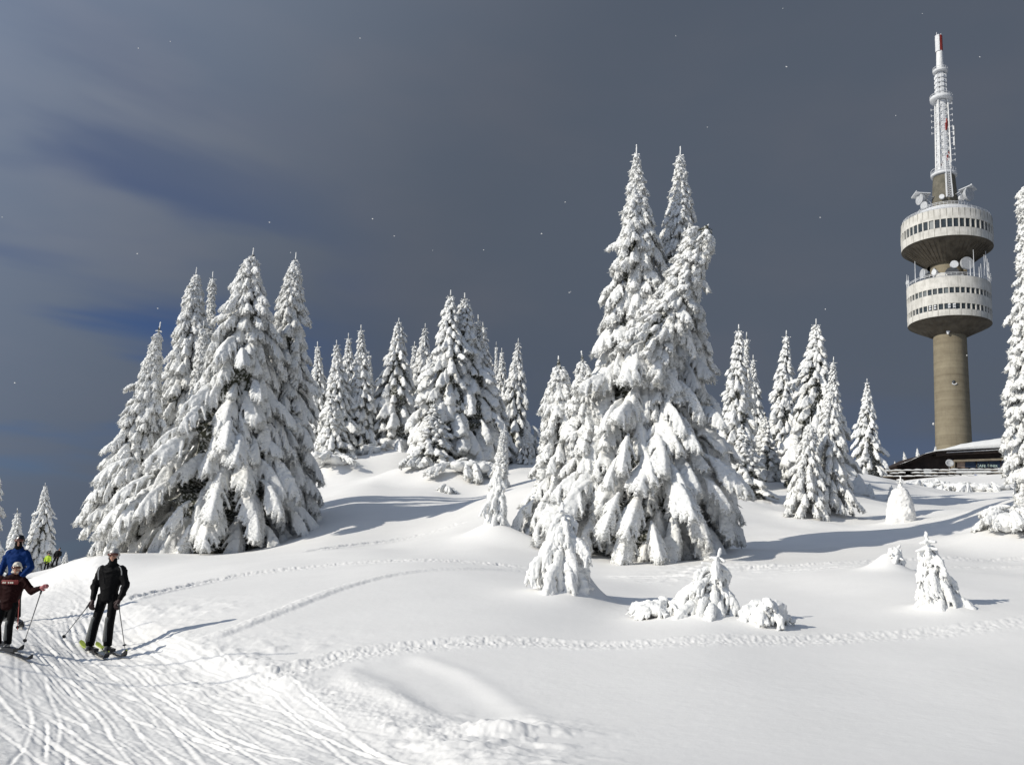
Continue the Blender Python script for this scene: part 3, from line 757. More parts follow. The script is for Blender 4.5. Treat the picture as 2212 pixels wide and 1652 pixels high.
def young(bx, by, Y, tx, ty, hw, lab, seed, fat=True, grp=None, dn=1.0):
    base = at(bx, by, Y); base[2] = gz(base[0], base[1])-.06; tip = at(tx, ty, Y)
    H, rot = tree_frame(base, tip); Rb = hw*Y/FPX
    root = empty('young_fir', base, rot=rot); tag(root, lab, 'fir tree', grp)
    rng = np.random.RandomState(seed)
    MB().tube((0, 0, -.3), (0, 0, H*.95), .03+H*.012, .012, 8).build('trunk', M_BARK, root, True)
    src = FATB if fat else {k_: BG[k_] for k_ in (.32, .58, 1.0)}
    z = .05*H; cnt = 0
    while z < H-(.30 if fat else .5)*min(1, H/2):
        t = z/H; r = Rb*(.95*(1-t)**.85+.08); L = float(np.clip(r*.95, .14, 1.1)); n = max(4, int(round(dn*2*math.pi*r*.75/(L*.55)))); a0 = rng.uniform(0, 6.28)
        for i in range(n):
            a = a0+(i+rng.uniform(-.25, .25))/n*6.283; Lx = L*rng.uniform(.75, 1.2); key = min(src, key=lambda q: abs(math.log(q/Lx))); s = Lx/key
            rs = max(0, r*rng.uniform(.85, 1.15)-Lx*HOR)
            obj('bough', src[key][rng.randint(3)], root, (rs*math.cos(a), rs*math.sin(a), z+Lx*.4), (rng.normal(0, .12), rng.normal(.05, .15), a), (s, s, s)); cnt += 1
        z += L*.42/dn
    if fat: obj('leader', LEADF[0], root, (0, 0, H-.36), (0, 0, seed))
    else: obj('leader', LEAD[seed % 2], root, (0, 0, H-.75), (0, 0, seed))
    return root
for i, y_ in enumerate(YOUNG): young(*y_, seed=70+i, fat=False)
ARMS = {L: [bough_mesh('bough', make_bough(L, 500+int(L*100)+k, fat=.98, voxel=.011, spikes=int(60*L/.3), start=.25, droop=1.75, wide=.8, spike_len=.6), M_TSNOW) for k in range(3)] for L in (.28, .48, .75)}
def open_fir(bx, by, Y, tx, ty, hw, lab, seed, nw=6, n=5, gap=0.0, hang=0.0, pw=.7, wd=1.0):
    base = at(bx, by, Y); base[2] = gz(base[0], base[1])-.06; tip = at(tx, ty, Y); H, rot = tree_frame(base, tip); Rb = hw*Y/FPX
    root = empty('young_fir', base, rot=rot); tag(root, lab, 'fir tree'); rng = np.random.RandomState(seed)
    b = []
    for z in np.arange(-.1, H*.93, .03): r_ = .05*(1-.45*z/H)*(1+.15*rng.randn()); b.append((rng.normal(0, .006), rng.normal(0, .006), z, r_, r_, r_))
    co, F = remesh(b, .015, 1, .006, seed); obj('trunk', mk_mesh('trunk', co, F, [M_TSNOW], smooth=True), root)
    for w_ in range(nw):
        t = .10+.80*w_/nw; L0 = wd*Rb*(1-t)**pw*1.25+.13; a0 = rng.uniform(0, 6.28); m_ = n if w_ < nw-1 else 4
        for i in range(m_):
            if rng.rand() < gap: continue
            a = a0+(i+rng.uniform(-.25, .25))/m_*6.283; L = L0*rng.uniform(.7, 1.25); key = min(ARMS, key=lambda q: abs(math.log(q/L))); s = L/key
            obj('bough', ARMS[key][rng.randint(3)], root, (0, 0, t*H+rng.uniform(-.05, .05)*H), (rng.normal(0, .15), rng.normal(.05, .2)+hang, a), (s, s, s))
    obj('leader', LEADF[0], root, (0, 0, H-.36), (0, 0, seed)); return root
open_fir(*CLOSE[0][:6], CLOSE[0][7], 90, nw=10, n=8, hang=.35, pw=.62, wd=1.35)
open_fir(*CLOSE[1][:6], CLOSE[1][7], 91, nw=6, n=6, gap=.22, pw=.40, wd=1.45)
open_fir(*CLOSE[2][:6], CLOSE[2][7], 92, nw=6, n=5, gap=.15, hang=.12, pw=.8, wd=1.25)
open_fir(*CLOSE[3][:6], CLOSE[3][7], 93, nw=4, n=4, hang=.2)
open_fir(*CLOSE[4][:6], CLOSE[4][7], 94, nw=12, n=7, hang=.5, pw=.9)
for i, y_ in enumerate([]): young(*y_[:6], y_[7], seed=90+i, dn=(1.1, .8, .8, .8, 1)[i])

# shrubs buried in snow: boughs rising from one root and bowing over
def shrub(px, py, Y, w, h, lab, seed, n=14, name='snowy_shrub', src=None, cat='shrub', grp=None, sy=1.0, sink=.05):
    base = at(px, py, Y); base[2] = gz(base[0], base[1])-sink
    root = empty(name, base); tag(root, lab, cat, grp); rng = np.random.RandomState(seed); src = src or FATB
    for i in range(n):
        a = i/n*6.283*2.6+rng.uniform(-.4, .4); q = rng.uniform(0, .75)**.7; L = max(w, h)*rng.uniform(.35, .62); key = min(src, key=lambda u: abs(math.log(u/L))); s = L/key
        obj('bough', src[key][rng.randint(3)], root, (q*w*.5*math.cos(a), q*w*.5*sy*math.sin(a), h*(.35+.5*(1-q))*rng.uniform(.7, 1.1)), (rng.normal(0, .3), rng.uniform(-.55, .15), a), (s, s, s))
    # the heap of snow it carries
    b = [(rng.uniform(-.32, .32)*w, rng.uniform(-.3, .3)*w*sy, h*rng.uniform(.1, .42), w*rng.uniform(.14, .24), w*sy*rng.uniform(.14, .24), h*rng.uniform(.25, .45)) for _ in range(14)]
    co, F = remesh(b, max(.02, w*.03), 2, .02*w, seed); obj('snow_load', mk_mesh('snow_load', co, F, [M_TSNOW], smooth=True), root)
    return root
shrub(1442, 1316, 16.6, .80, .36, 'low clump of feathery snow-crusted twigs at the foot of the leaning young fir', 1, 30, src={k_: ARMS[k_] for k_ in (.28, .48)})
shrub(1652, 1360, 15.6, .62, .52, 'rounded paw-like sapling bowed under snow beside the trodden track', 2, 16, name='bowed_sapling', cat='sapling')
BIG = {k_: BG[k_] for k_ in (.58, 1.0)}
shrub(2190, 1120, 31.0, 2.0, 1.1, 'wide frosted shrub spreading at the foot of the slender edge spruce', 3, 34, src=BIG)
for i, (px, py, Y, w, h, lab) in enumerate([
 (712, 1022, 62, 3.2, 1.1, 'low snow-buried shrub under the thin spire behind the big stand'),
 (905, 1050, 57, 2.2, .9, 'snow-buried shrub on the lit drift below the double-tipped clump'),
 (1010, 1062, 56, 3.4, 1.1, 'dark-speckled shrub under the shaded foot of the double-tipped clump'),
 (962, 1072, 52, 1.0, .55, 'small snow-capped tussock alone on the slope below the clump'),
 (850, 985, 69, 3.2, 1.2, 'snowy dwarf pine between the conical spruce and the ridge crest'),
 (805, 1000, 68, 2.6, 1.1, 'dark-bottomed dwarf pine under the third tip of the ridge row')]):
    shrub(px, py, Y, w, h, lab, 20+i, 14, src=BIG, grp='shrubs along the ridge')
#__PART2__
# ------------------------------------------------------------------ concrete tower
def conc_mat(name, a, b_, bands=0.0, streak=0.0):
    m = bpy.data.materials.new(name); m.use_nodes = True; g = NG(m.node_tree); b = m.node_tree.nodes['Principled BSDF']
    tc = g.n('ShaderNodeTexCoord'); P = tc.outputs['Object']
    f = g.map(g.noise(P, .35, 6, .65), .3, .7)
    if bands:
        mp = g.n('ShaderNodeMapping'); g.link(P, mp.inputs[0]); mp.inputs['Scale'].default_value = (.004, .004, .22)
        f = g.math('ADD', g.math('MULTIPLY', f, 1-bands), g.math('MULTIPLY', g.map(g.noise(mp.outputs[0], 1.0, 4, .75), .38, .62, smooth=False), bands))
    c = g.mix(f, a, b_)
    if streak:
        mp = g.n('ShaderNodeMapping'); g.link(P, mp.inputs[0]); mp.inputs['Scale'].default_value = (1.0, 1.0, .10)
        c = g.mix(g.math('MULTIPLY', g.map(g.noise(mp.outputs[0], 1.3, 5, .7), .5, .72), streak), c, (.09, .085, .075))
    g.link(c, b.inputs['Base Color']); b.inputs['Roughness'].default_value = .9; b.inputs['Specular IOR Level'].default_value = .2
    return m
M_SHAFT = conc_mat('shaft_concrete', (.165, .138, .095), (.27, .235, .165), bands=.62, streak=.25)
M_POD = conc_mat('pod_concrete', (.50, .485, .44), (.66, .64, .59), streak=.4)
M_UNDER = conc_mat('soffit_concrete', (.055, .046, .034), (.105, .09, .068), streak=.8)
M_NECK = conc_mat('neck_concrete', (.10, .095, .075), (.18, .165, .13), streak=.4)
M_RIME = mat('rime_ice', (.64, .65, .66), .8, var=.08, vscale=1.5, bump=.7, bscale=3, bdist=.2)
M_RED = mat('mast_red', (.26, .03, .022), .6, var=.2, vscale=2)
M_WHITE = mat('mast_white', (.72, .72, .71), .6, var=.1, vscale=.8)
M_GLASS = mat('tower_glass', (.035, .045, .05), .12, spec=.6, var=.3, vscale=.5)
M_GLASSP = mat('pale_glass', (.13, .15, .155), .5)
M_STEEL = mat('antenna_steel', (.42, .43, .44), .5, var=.15, vscale=1)
M_DARKDISH = mat('dark_dish', (.05, .055, .06), .6)
TY = 283.0
tb = at(2060, 962, TY); tx0, ty0 = tb[0], tb[1]
def tz(py):
    lo, hi = -60.0, 400.0
    for _ in range(50):
        m_ = (lo+hi)/2
        if proj((tx0, ty0, m_))[1] > py: lo = m_
        else: hi = m_
    return lo
CT = math.cos(math.atan2(tx0, ty0))
def tr(wpx, py):
    P = np.array([tx0, ty0, tz(py)]); return wpx*(P@fwd)*CT/FPX
Z0 = tz(1040)
tower = empty('telecom_tower', (tx0, ty0, Z0)); tag(tower, 'tall concrete telecommunications tower with two round pods and a rime-covered mast', 'tower')
ZZ = lambda py: tz(py)-Z0
# shaft
def zr(lst): return [(tr(w, py), ZZ(py)) for w, py in lst]
MB().lathe(zr([(41.5, 1040), (40.2, 960), (38.4, 840), (36.6, 722)]), 64).build('shaft', M_SHAFT, tower, True)
for py in np.arange(735, 1000, 13.5):   # casting rings
    r_ = tr(np.interp(py, [722, 840, 960, 1040], [36.6, 38.4, 40.2, 41.5]), py)
    MB().lathe([(r_-.05, ZZ(py)), (r_+.035, ZZ(py)+.03), (r_+.035, ZZ(py)+.12), (r_-.05, ZZ(py)+.15)], 64).build('casting_ring', M_SHAFT, tower, True)
toc = math.atan2(-ty0, -tx0)            # azimuth from the tower to the camera
def on_shaft(dpx, py, nm, m_, build, off=0.0):
    r_ = tr(np.interp(py, [722, 840, 960], [36.6, 38.4, 40.2]), py); a = toc+math.asin(max(-1, min(1, dpx/np.interp(py, [722, 840, 960], [36.6, 38.4, 40.2]))))
    e = build().build(nm, m_, tower, True, loc=(math.cos(a)*(r_+off), math.sin(a)*(r_+off), ZZ(py)), rot=(0, 0, a)); return e
on_shaft(-3, 724, 'antenna_dish', M_RIME, lambda: MB().ball((0, 0, 0), (.5, .75, .75)).tube((-.8, 0, 0), (0, 0, 0), .12).ball((.1, 0, -.85), (.35, .4, .5)), .7)
on_shaft(5, 832, 'porthole', M_DARKDISH, lambda: MB().tube((-.1, 0, 0), (.06, 0, 0), .55, n=20), 0)
on_shaft(6.5, 833.5, 'porthole_rim', M_RIME, lambda: MB().add(*[(lambda V, F: (V, F))(np.array([[x, math.cos(t)*r, math.sin(t)*r] for x in (0, .25) for r in (.55, .85) for t in np.linspace(3.4, 6.0, 12)]),
        [(i, i+1, 12+i+1, 12+i) for i in range(11)]+[(24+i, 36+i, 36+i+1, 24+i+1) for i in range(11)]+[(12+i, 12+i+1, 36+i+1, 36+i) for i in range(11)]+[(i, 24+i, 24+i+1, i+1) for i in range(11)])][0]), .02)
on_shaft(-40, 915, 'antenna_dish', M_RIME, lambda: MB().ball((.3, 0, 0), (.35, .4, .45)), .1)
# pods
def pod(prof_wall, bands, nwin, under, roof):
    """prof_wall: (w, py top), (w, py bottom)"""
    (wt, pt), (wb, pb) = prof_wall
    MB_ = MB(); pr = [(tr(wb, pb), ZZ(pb))]
    for a_, b_ in bands[::-1]:
        pr += [(tr(wb, b_), ZZ(b_)), (tr(wb, b_)-.45, ZZ(b_)), (tr(wb, a_)-.45, ZZ(a_)), (tr(wb, a_), ZZ(a_))]
    pr += [(tr(wt, pt), ZZ(pt)), (tr(wt, pt)-.5, ZZ(pt)+.02)]
    m = MB_.lathe(pr, 96); m.build('pod_wall', M_POD, tower, False)
    MB().lathe([(tr(wb, pb)-.02, ZZ(pb)-.01)]+[(tr(w, py), ZZ(py)) for w, py in under], 96).build('pod_soffit', M_UNDER, tower, True)
    # radial ribs of the soffit
    (w1, p1) = under[-1]; ribs = MB(); rr0 = tr(wb, pb)-.3; rr1 = tr(w1, p1)
    for k in range(48):
        a = k/48*6.2832; c, s_ = math.cos(a), math.sin(a); t_ = np.array([-s_, c, 0])*.07
        p0 = np.array([c*rr0, s_*rr0, ZZ(pb)+.02]); p1_ = np.array([c*rr1, s_*rr1, ZZ(p1)]); dz = np.array([0, 0, .10])
        ribs.add([p0-t_-dz, p0+t_-dz, p0+t_+dz, p0-t_+dz, p1_-t_-dz, p1_+t_-dz, p1_+t_+dz, p1_-t_+dz], [(0, 1, 2, 3), (4, 7, 6, 5), (0, 4, 5, 1), (1, 5, 6, 2), (2, 6, 7, 3), (3, 7, 4, 0)])
    ribs.build('soffit_ribs', M_UNDER, tower)
    R_ = tr(wb, pb)
    # vertical joints of the cladding and the window panes and posts
    zt, zb = ZZ(pt), ZZ(pb); pj = MB().box((0, 0, (zt+zb)/2-zb), (.06, .10, (zt-zb)-.1)).mesh('panel_joint', M_NECK)
    segs = [pt]+[q for ab in bands for q in ab]+[pb]
    for i in range(0, len(segs), 2):
        za, zb_ = ZZ(segs[i]), ZZ(segs[i+1]); pj = MB().box((0, 0, 0), (.05, .09, za-zb_-.12)).mesh('panel_joint', M_NECK)
        for k in range(nwin):
            if k % 1 == 0:
                a = (k+.5)/nwin*6.2832; obj('panel_joint', pj, tower, (math.cos(a)*R_, math.sin(a)*R_, (za+zb_)/2), (0, 0, a)) if i == 0 or k % 2 == 0 else None
    rg = random.Random(int(pt))
    for a_, b_ in bands:
        za, zb_ = ZZ(a_), ZZ(b_); h = za-zb_; wdt = 2*math.pi*R_/nwin
        g1 = MB().box((0, 0, 0), (.10, wdt*.74, h*.98)).mesh('window', M_GLASS); g2 = MB().box((0, 0, 0), (.10, wdt*.74, h*.98)).mesh('window', M_GLASSP)
        po = MB().box((0, 0, 0), (.55, wdt*.20, h)).mesh('window_post', M_POD)
        for k in range(nwin):
            a = k/nwin*6.2832; obj('window', g2 if rg.random() < .16 else g1, tower, (math.cos(a)*(R_-.36), math.sin(a)*(R_-.36), (za+zb_)/2), (0, 0, a))
            a = (k+.5)/nwin*6.2832; obj('window_post', po, tower, (math.cos(a)*(R_-.18), math.sin(a)*(R_-.18), (za+zb_)/2), (0, 0, a))
    MB().lathe([(tr(w, py), ZZ(py)) for w, py in roof], 96).build('pod_roof', M_RIME, tower, True)
pod(((92.4, 623), (92.4, 704)), [(646, 658), (679, 691)], 48, [(80, 710), (37.5, 728)], [(90, 622), (84, 619), (42, 616)])
pod(((99.5, 484), (100.8, 541)), [(506, 524)], 48, [(84, 549), (44, 578)], [(98, 484), (90, 479), (64, 474), (62, 463), (30, 460)])
MB().lathe(zr([(37.5, 640), (38, 560)]), 48).build('shaft_core', M_SHAFT, tower, True)
# rime rails on roofs
def railing(w, py, h, nm='railing', n=48):
    r_ = tr(w, py); z_ = ZZ(py); m = MB()
    for q in (.5, 1.0): m.lathe([(r_-.05, z_+h*q-.05), (r_+.05, z_+h*q-.05), (r_+.05, z_+h*q+.05), (r_-.05, z_+h*q+.05)], 48, closed=True)
    for k in range(n): a = k/n*6.2832; m.tube((math.cos(a)*r_, math.sin(a)*r_, z_), (math.cos(a)*r_, math.sin(a)*r_, z_+h), .05, n=5)
    return m.build(nm, M_RIME, tower)
railing(62, 463, 1.0); railing(90, 620, .9); railing(97, 483, .8)
# neck, platforms, mast
MB().lathe(zr([(30, 470), (29, 440), (24.5, 385)]), 40).build('neck', M_NECK, tower, True)
def ringdeck(w, py, th, rail, win=8):
    r_ = tr(w, py); z_ = ZZ(py); ri = tr(win, py)
    MB().lathe([(ri, z_), (r_, z_+.1), (r_+.05, z_+.25+th), (ri, z_+th)], 40, closed=True).build('mast_platform', M_RIME, tower, True); railing(w, py-1.5, rail, 'platform_railing', 20)
ringdeck(29, 383, .6, 2.0, 20); ringdeck(25, 219, 1.0, 1.6); ringdeck(16.5, 158, .5, 1.4)
MB().lathe(zr([(21, 384), (21, 372), (16.5, 371)]), 32).build('mast_collar', M_RIME, tower, True)
# lower mast: square lattice cased in rime
def sqmast(nm, w0, p0, w1, p1, m_, ch=.25):
    m = MB(); r0, r1, z0, z1 = tr(w0, p0)*.98, tr(w1, p1)*.98, ZZ(p0), ZZ(p1); n = 8
    C0 = [(math.cos(toc+.35+math.pi/2*k+math.pi/4), math.sin(toc+.35+math.pi/2*k+math.pi/4)) for k in range(4)]
    for k in range(4): m.tube((C0[k][0]*r0, C0[k][1]*r0, z0), (C0[k][0]*r1, C0[k][1]*r1, z1), ch, ch*.8, 6)
    nl = max(3, int((z1-z0)/2.6))
    for j in range(nl+1):
        t = j/nl; r_ = r0+(r1-r0)*t; z_ = z0+(z1-z0)*t; r2 = r0+(r1-r0)*min(1, (j+1)/nl); z2 = z0+(z1-z0)*min(1, (j+1)/nl)
        for k in range(4):
            q = (k+1) % 4; m.tube((C0[k][0]*r_, C0[k][1]*r_, z_), (C0[q][0]*r_, C0[q][1]*r_, z_), ch*.5, n=5)
            if j < nl: m.tube((C0[k][0]*r_, C0[k][1]*r_, z_), (C0[q][0]*r2, C0[q][1]*r2, z2), ch*.4, n=5); m.tube((C0[q][0]*r_, C0[q][1]*r_, z_), (C0[k][0]*r2, C0[k][1]*r2, z2), ch*.4, n=5)
    return m.build(nm, m_, tower)
sqmast('mast_lattice', 19, 372, 16, 220, M_WHITE, .28)
# iced cladding inside the lattice, ragged with rime
def rime_tube(nm, w0, p0, w1, p1, m_, amp=.12, n=14, seg=40, sd=0):
    V = []; rg = np.random.RandomState(sd); r0, r1, z0, z1 = tr(w0, p0), tr(w1, p1), ZZ(p0), ZZ(p1)
    for j in range(seg+1):
        t = j/seg
        for i in range(n): a = i/n*6.2832; r_ = (r0+(r1-r0)*t)*(1+amp*rg.uniform(-1, 1)); V.append((math.cos(a)*r_, math.sin(a)*r_, z0+(z1-z0)*t))
    F = [(j*n+i, j*n+(i+1) % n, (j+1)*n+(i+1) % n, (j+1)*n+i) for j in range(seg) for i in range(n)]+[tuple(range(n-1, -1, -1)), tuple(range(seg*n, seg*n+n))]
    return obj(nm, mk_mesh(nm, V, F, [m_], smooth=False), tower)
rime_tube('mast_core', 14.2, 372, 11.5, 220, M_RIME, .07, sd=1)
# red painted bands showing where the ice has fallen off
for dp, pa, pb_ in ((-6.5, 357, 365), (-7, 268, 277), (9.5, 338, 356), (11, 258, 285), (13, 330, 348), (12.4, 362, 368), (9, 268, 290)):
    ra = tr(abs(13.5), pa); a = toc+math.asin(max(-.98, min(.98, dp/14.5))); za, zb_ = ZZ(pa), ZZ(pb_); r_ = ra*1.03
    MB().box((0, 0, 0), (.35, .5, (za-zb_)*.7)).build('red_panel', M_RED, tower, loc=(math.cos(a)*r_, math.sin(a)*r_, (za+zb_)/2), rot=(0, 0, a))
# side arms with rungs
for sgn, ps in ((-1, np.arange(238, 300, 12.6)), (1, np.arange(230, 362, 12.2))):
    for py in ps:
        a = toc+sgn*1.25; r0 = tr(15, py); r1 = tr(24 if sgn < 0 or py < 280 else 27, py); z_ = ZZ(py)
        MB().tube((r0, 0, 0), (r1, 0, 0), .09, n=5).tube((r1, 0, -.45), (r1, 0, .45), .09, n=5).build('antenna_arm', M_RIME, tower, loc=(0, 0, z_), rot=(0, 0, a))
for py in (285, 296, 309, 318):
    a = toc+1.2; MB().box((0, 0, 0), (.5, .9, 1.5)).build('antenna_panel', M_STEEL, tower, loc=(math.cos(a)*tr(27, py), math.sin(a)*tr(27, py), ZZ(py)), rot=(0, 0, a))
# ladder tower in front of the neck
lad = MB(); la = toc+.35; rl0, rl1 = tr(29.5, 437), tr(20, 352)
for s_ in (-1, 1):
    for q_ in (0, 1.3):
        lad.tube((rl0+q_*.6, s_*.95, ZZ(437)), (rl1+q_*.6, s_*.62, ZZ(352)), .16, n=6)
for t in np.linspace(0, 1, 18):
    r_ = rl0+(rl1-rl0)*t; z_ = ZZ(437)+(ZZ(352)-ZZ(437))*t; w_ = .95-.33*t
    lad.tube((r_+.6, -w_, z_), (r_+.6, w_, z_), .12, n=5); 
    if t < .98: lad.tube((r_+.6, -w_, z_), (r_+.5, w_, z_+1.0), .09, n=5)
lad.build('ladder_tower', M_RIME, tower, rot=(0, 0, la))
# upper mast: stacked drum antennas, white then red and white top
rime_tube('upper_mast', 7, 218, 6.2, 150, M_RIME, .05, 10, 20, 3)
drum = MB().box((0, 0, 0), (1.3, 1.55, 1.75)).mesh('panel_antenna', M_RIME)
import bmesh
bm_ = bmesh.new(); bm_.from_mesh(drum); bmesh.ops.bevel(bm_, geom=bm_.edges[:]+bm_.verts[:], offset=.3, segments=2, affect='EDGES'); bm_.to_mesh(drum); bm_.free()
for py in (168, 178, 188, 198, 208):
    for k in range(6):
        a = toc+.3+k/6*6.2832; obj('panel_antenna', drum, tower, (math.cos(a)*tr(9.2, py), math.sin(a)*tr(9.2, py), ZZ(py)), (0, 0, a))
rime_tube('white_top', 8.2, 152, 7.2, 112, M_WHITE, .03, 14, 16, 5)
rime_tube('red_top', 7.6, 112, 7.4, 79, M_RED, .01, 14, 10, 6)
# ice plastered on the weather side of the red section
V = []; rg = np.random.RandomState(8)
for j in range(19):
    for i in range(12): a = toc-2.1+i/11*2.2; r_ = tr(8.4, 95)*(1.02+.07*rg.rand()); V.append((math.cos(a)*r_, math.sin(a)*r_, ZZ(113)+(ZZ(78.6)-ZZ(113))*j/18))
obj('ice_crust', mk_mesh('ice_crust', V, [(j*12+i, j*12+i+1, j*12+12+i+1, j*12+12+i) for j in range(18) for i in range(11)], [M_RIME]), tower)
MB().tube((-.55, .4, ZZ(79)), (-.6, .4, ZZ(69)), .16, .08).tube((.6, -.3, ZZ(79)), (.6, -.3, ZZ(73.5)), .14, .1).build('lightning_rod', M_RIME, tower)
# dish antennas
def dish(a, rpx, py, rad, facing, m_=M_RIME, nm='antenna_dish', deep=.7):
    r_ = tr(rpx, py)
    return MB().tube((-.3, 0, 0), (deep, 0, 0), rad*.96, rad, 22).tube((-1.4, 0, 0), (-.3, 0, 0), .25, .5, 8).build(nm, m_, tower, False, (math.cos(a)*r_, math.sin(a)*r_, ZZ(py)), (0, 0, facing))
for da, rp, py, rad, fa, m_ in ((-1.1, 58, 435, 2.3, -.9, M_RIME), (-1.25, 48, 438, 1.4, -.5, M_RIME), (1.1, 56, 436, 2.7, .9, M_RIME), (1.0, 42, 440, 1.2, .6, M_RIME), (-.18, 33, 437, 1.0, -.1, M_RIME), (-.9, 55, 452, 1.6, -.6, M_RIME),
        (-1.05, 58, 596, 2.0, -1.0, M_RIME), (-.95, 50, 604, 1.9, -1.5, M_DARKDISH), (.20, 48, 606, 2.6, .1, M_DARKDISH), (.28, 52, 588, 1.5, .2, M_RIME), (.75, 60, 586, 2.6, .55, M_RIME), (-.25, 48, 615, 2.4, -.2, M_POD), (.55, 56, 617, 1.3, .5, M_RIME), (-.6, 46, 598, 1.2, -.7, M_RIME)):
    dish(toc+da, rp, py, rad*.85, toc+fa, M_STEEL if m_ is M_RIME and rad > 1.5 else m_)
for sgn in (-1, 1):   # snow-loaded service platforms either side of the neck
    a = toc+sgn*1.25; r0 = tr(28, 425); r1 = tr(70 if sgn < 0 else 66, 425); z_ = ZZ(425 if sgn < 0 else 424)
    m = MB()
    for y_ in (-2.2, 0, 2.2): m.tube((r0, y_*.6, -.8), (r1, y_, .9), .14, n=5); m.tube((r0+1, y_*.7, -3.2), (r1-1.5, y_, .5), .12, n=5)
    m.box(((r0+r1)/2+.8, 0, .35), (r1-r0-1, 5.0, .25), Matrix.Rotation(-.22 if sgn > 0 else -.05, 3, 'Y')); m.tube((r1, -2.6, .9), (r1, 2.6, .9), .2, n=6)
    m.build('service_platform', M_RIME, tower, loc=(0, 0, z_), rot=(0, 0, a))
for i in range(9):
    a = toc-1.4+i*.35; py = 612; r_ = tr(43, py); h = (4.5, 3, 5.2, 2.5, 4.8, 5, 2.2, 5.5, 3)[i]
    MB().box((0, 0, h/2), (.5, .55, h)).tube((.5, 0, h*.2), (.5, 0, h*.9), .3, n=8).build('equipment_cabinet', (M_POD, M_SHAFT, M_STEEL)[i % 3], tower, loc=(math.cos(a)*r_, math.sin(a)*r_, ZZ(618)), rot=(0, 0, a))
rgw = random.Random(4)
for dpx, hh in ((-92, 6), (-88, 4.5), (-71, 9), (57, 11), (68, 4), (72, 5.5), (77, 4), (80, 10), (84, 12), (87, 9), (90, 8), (92, 4), (49, 6)):
    a = toc+math.asin(max(-1, min(1, dpx/93.0))); r_ = tr(91, 620)
    m = MB().tube((0, 0, -.5), (0, 0, hh*.8), .16, .07, 6)
    if abs(dpx) > 85: m.tube((0, -.8, hh*.3), (0, .8, hh*.3), .1, n=5).tube((0, -.8, hh*.15), (0, -.8, hh*.5), .1, n=5).box((.2, .6, hh*.25), (.4, .4, 1.1))
    m.build('whip_antenna', M_RIME, tower, loc=(math.cos(a)*r_, math.sin(a)*r_, ZZ(619)), rot=(0, 0, a))
for da in (-.42, -.30, .02, .13):   # box antennas fixed on the lower window band
    R_ = tr(93.5, 690); a = toc+da
    MB().box((.2, 0, .35), (.6, .6, .42)).box((.2, 0, -.45), (.6, .6, .42)).box((.05, -.35, 0), (.3, .12, 1.6)).build('panel_antenna', M_RIME, tower, loc=(math.cos(a)*R_, math.sin(a)*R_, ZZ(685)), rot=(0, 0, a))

# ------------------------------------------------------------------ mountain lodge
LY = 134.0
M_WOOD = mat('dark_timber', (.030, .019, .014), .8, var=.35, vscale=1.2)
M_BEAM = mat('weathered_beam', (.30, .25, .18), .8, var=.2, vscale=1.5)
M_PINK = mat('plaster_wall', (.42, .31, .24), .85, var=.1)
M_LGLASS = mat('lodge_glass', (.03, .045, .075), .15, spec=.6, var=.5, vscale=.35)
M_BANNER = mat('banner_white', (.74, .74, .72), .7, var=.06)
M_BLUEL = mat('logo_blue', (.04, .10, .34), .6)
M_LET = mat('lettering_pale', (.55, .68, .62), .6)
lb = at(2045, 1034, LY); lz = lb[2]; lx0 = lb[0]
lodge = empty('mountain_lodge', (lx0, LY, lz)); tag(lodge, 'low dark timber mountain lodge with a snow-covered sweeping roof below the tower', 'lodge')
def LP(px, py, dy=0.0):
    q = at(px, py, LY+dy); return (q[0]-lx0, q[2]-lz)
def lpoly(nm, pts, y0, y1, m_, parent=None):
    P = [LP(x, y, y0) for x, y in pts]; return MB().disc_prism(P, y0, y1).build(nm, m_, parent or lodge)
lpoly('gable', [(1911, 1016), (1940, 1005), (1968, 995), (1998, 981), (2022, 975.5), (2045, 973), (2230, 962), (2230, 1018)], .4, 9.0, M_WOOD)
# overhanging fascia boards, proud of the wall
fpts = [(1912, 1013.2), (1940, 1004), (1968, 993.8), (1998, 979.5), (2022, 973.6), (2045, 972), (2170, 965.5), (2230, 962)]
for k in range(len(fpts)-1):
    a, b_ = fpts[k], fpts[k+1]; nb = max(1, int((b_[0]-a[0])/16))
    for j in range(nb):
        q0 = [a[i]+(b_[i]-a[i])*j/nb for i in (0, 1)]; q1 = [a[i]+(b_[i]-a[i])*(j+1)/nb for i in (0, 1)]; th = 6 if a[0] < 2020 else 11
        lpoly('fascia_board', [(q0[0]+.12, q0[1]), (q1[0]-.12, q1[1]), (q1[0]-.12, q1[1]+th), (q0[0]+.12, q0[1]+th)], -.55-.03*(j % 2), .35, M_WOOD)
# roof snow: a thick irregular blanket
ns = 46; Vt = []; Fr = []
rp = np.array([(1935, 1005.5), (1968, 993), (1998, 979), (2022, 972.5), (2045, 968), (2075, 959), (2110, 953.5), (2176, 944), (2235, 934)])
rb = np.array([(1935, 1006.2), (1968, 994.2), (1998, 980.2), (2022, 974.2), (2045, 972.8), (2075, 971.2), (2110, 969), (2176, 965.8), (2235, 962.6)])
xs_ = np.linspace(1935, 2235, ns); ct = []
for i, x in enumerate(xs_):
    top = np.interp(x, rp[:, 0], rp[:, 1]); bot = np.interp(x, rb[:, 0], rb[:, 1]); w_ = .9*math.sin(i*1.7)+.6*math.sin(i*.63+1)
    prof = [(bot, -.9), (bot-(bot-top)*.30+.15*w_, -1.15), (bot-(bot-top)*.62+.4*w_, -.3), (top+.25*w_, 2.5), (top+1.0, 9.0)]
    for (y_, dy) in prof: q = LP(x, y_, dy); Vt.append((q[0], dy, q[1]))
for i in range(ns-1):
    for j in range(4): Fr.append((i*5+j, i*5+5+j, i*5+6+j, i*5+1+j))
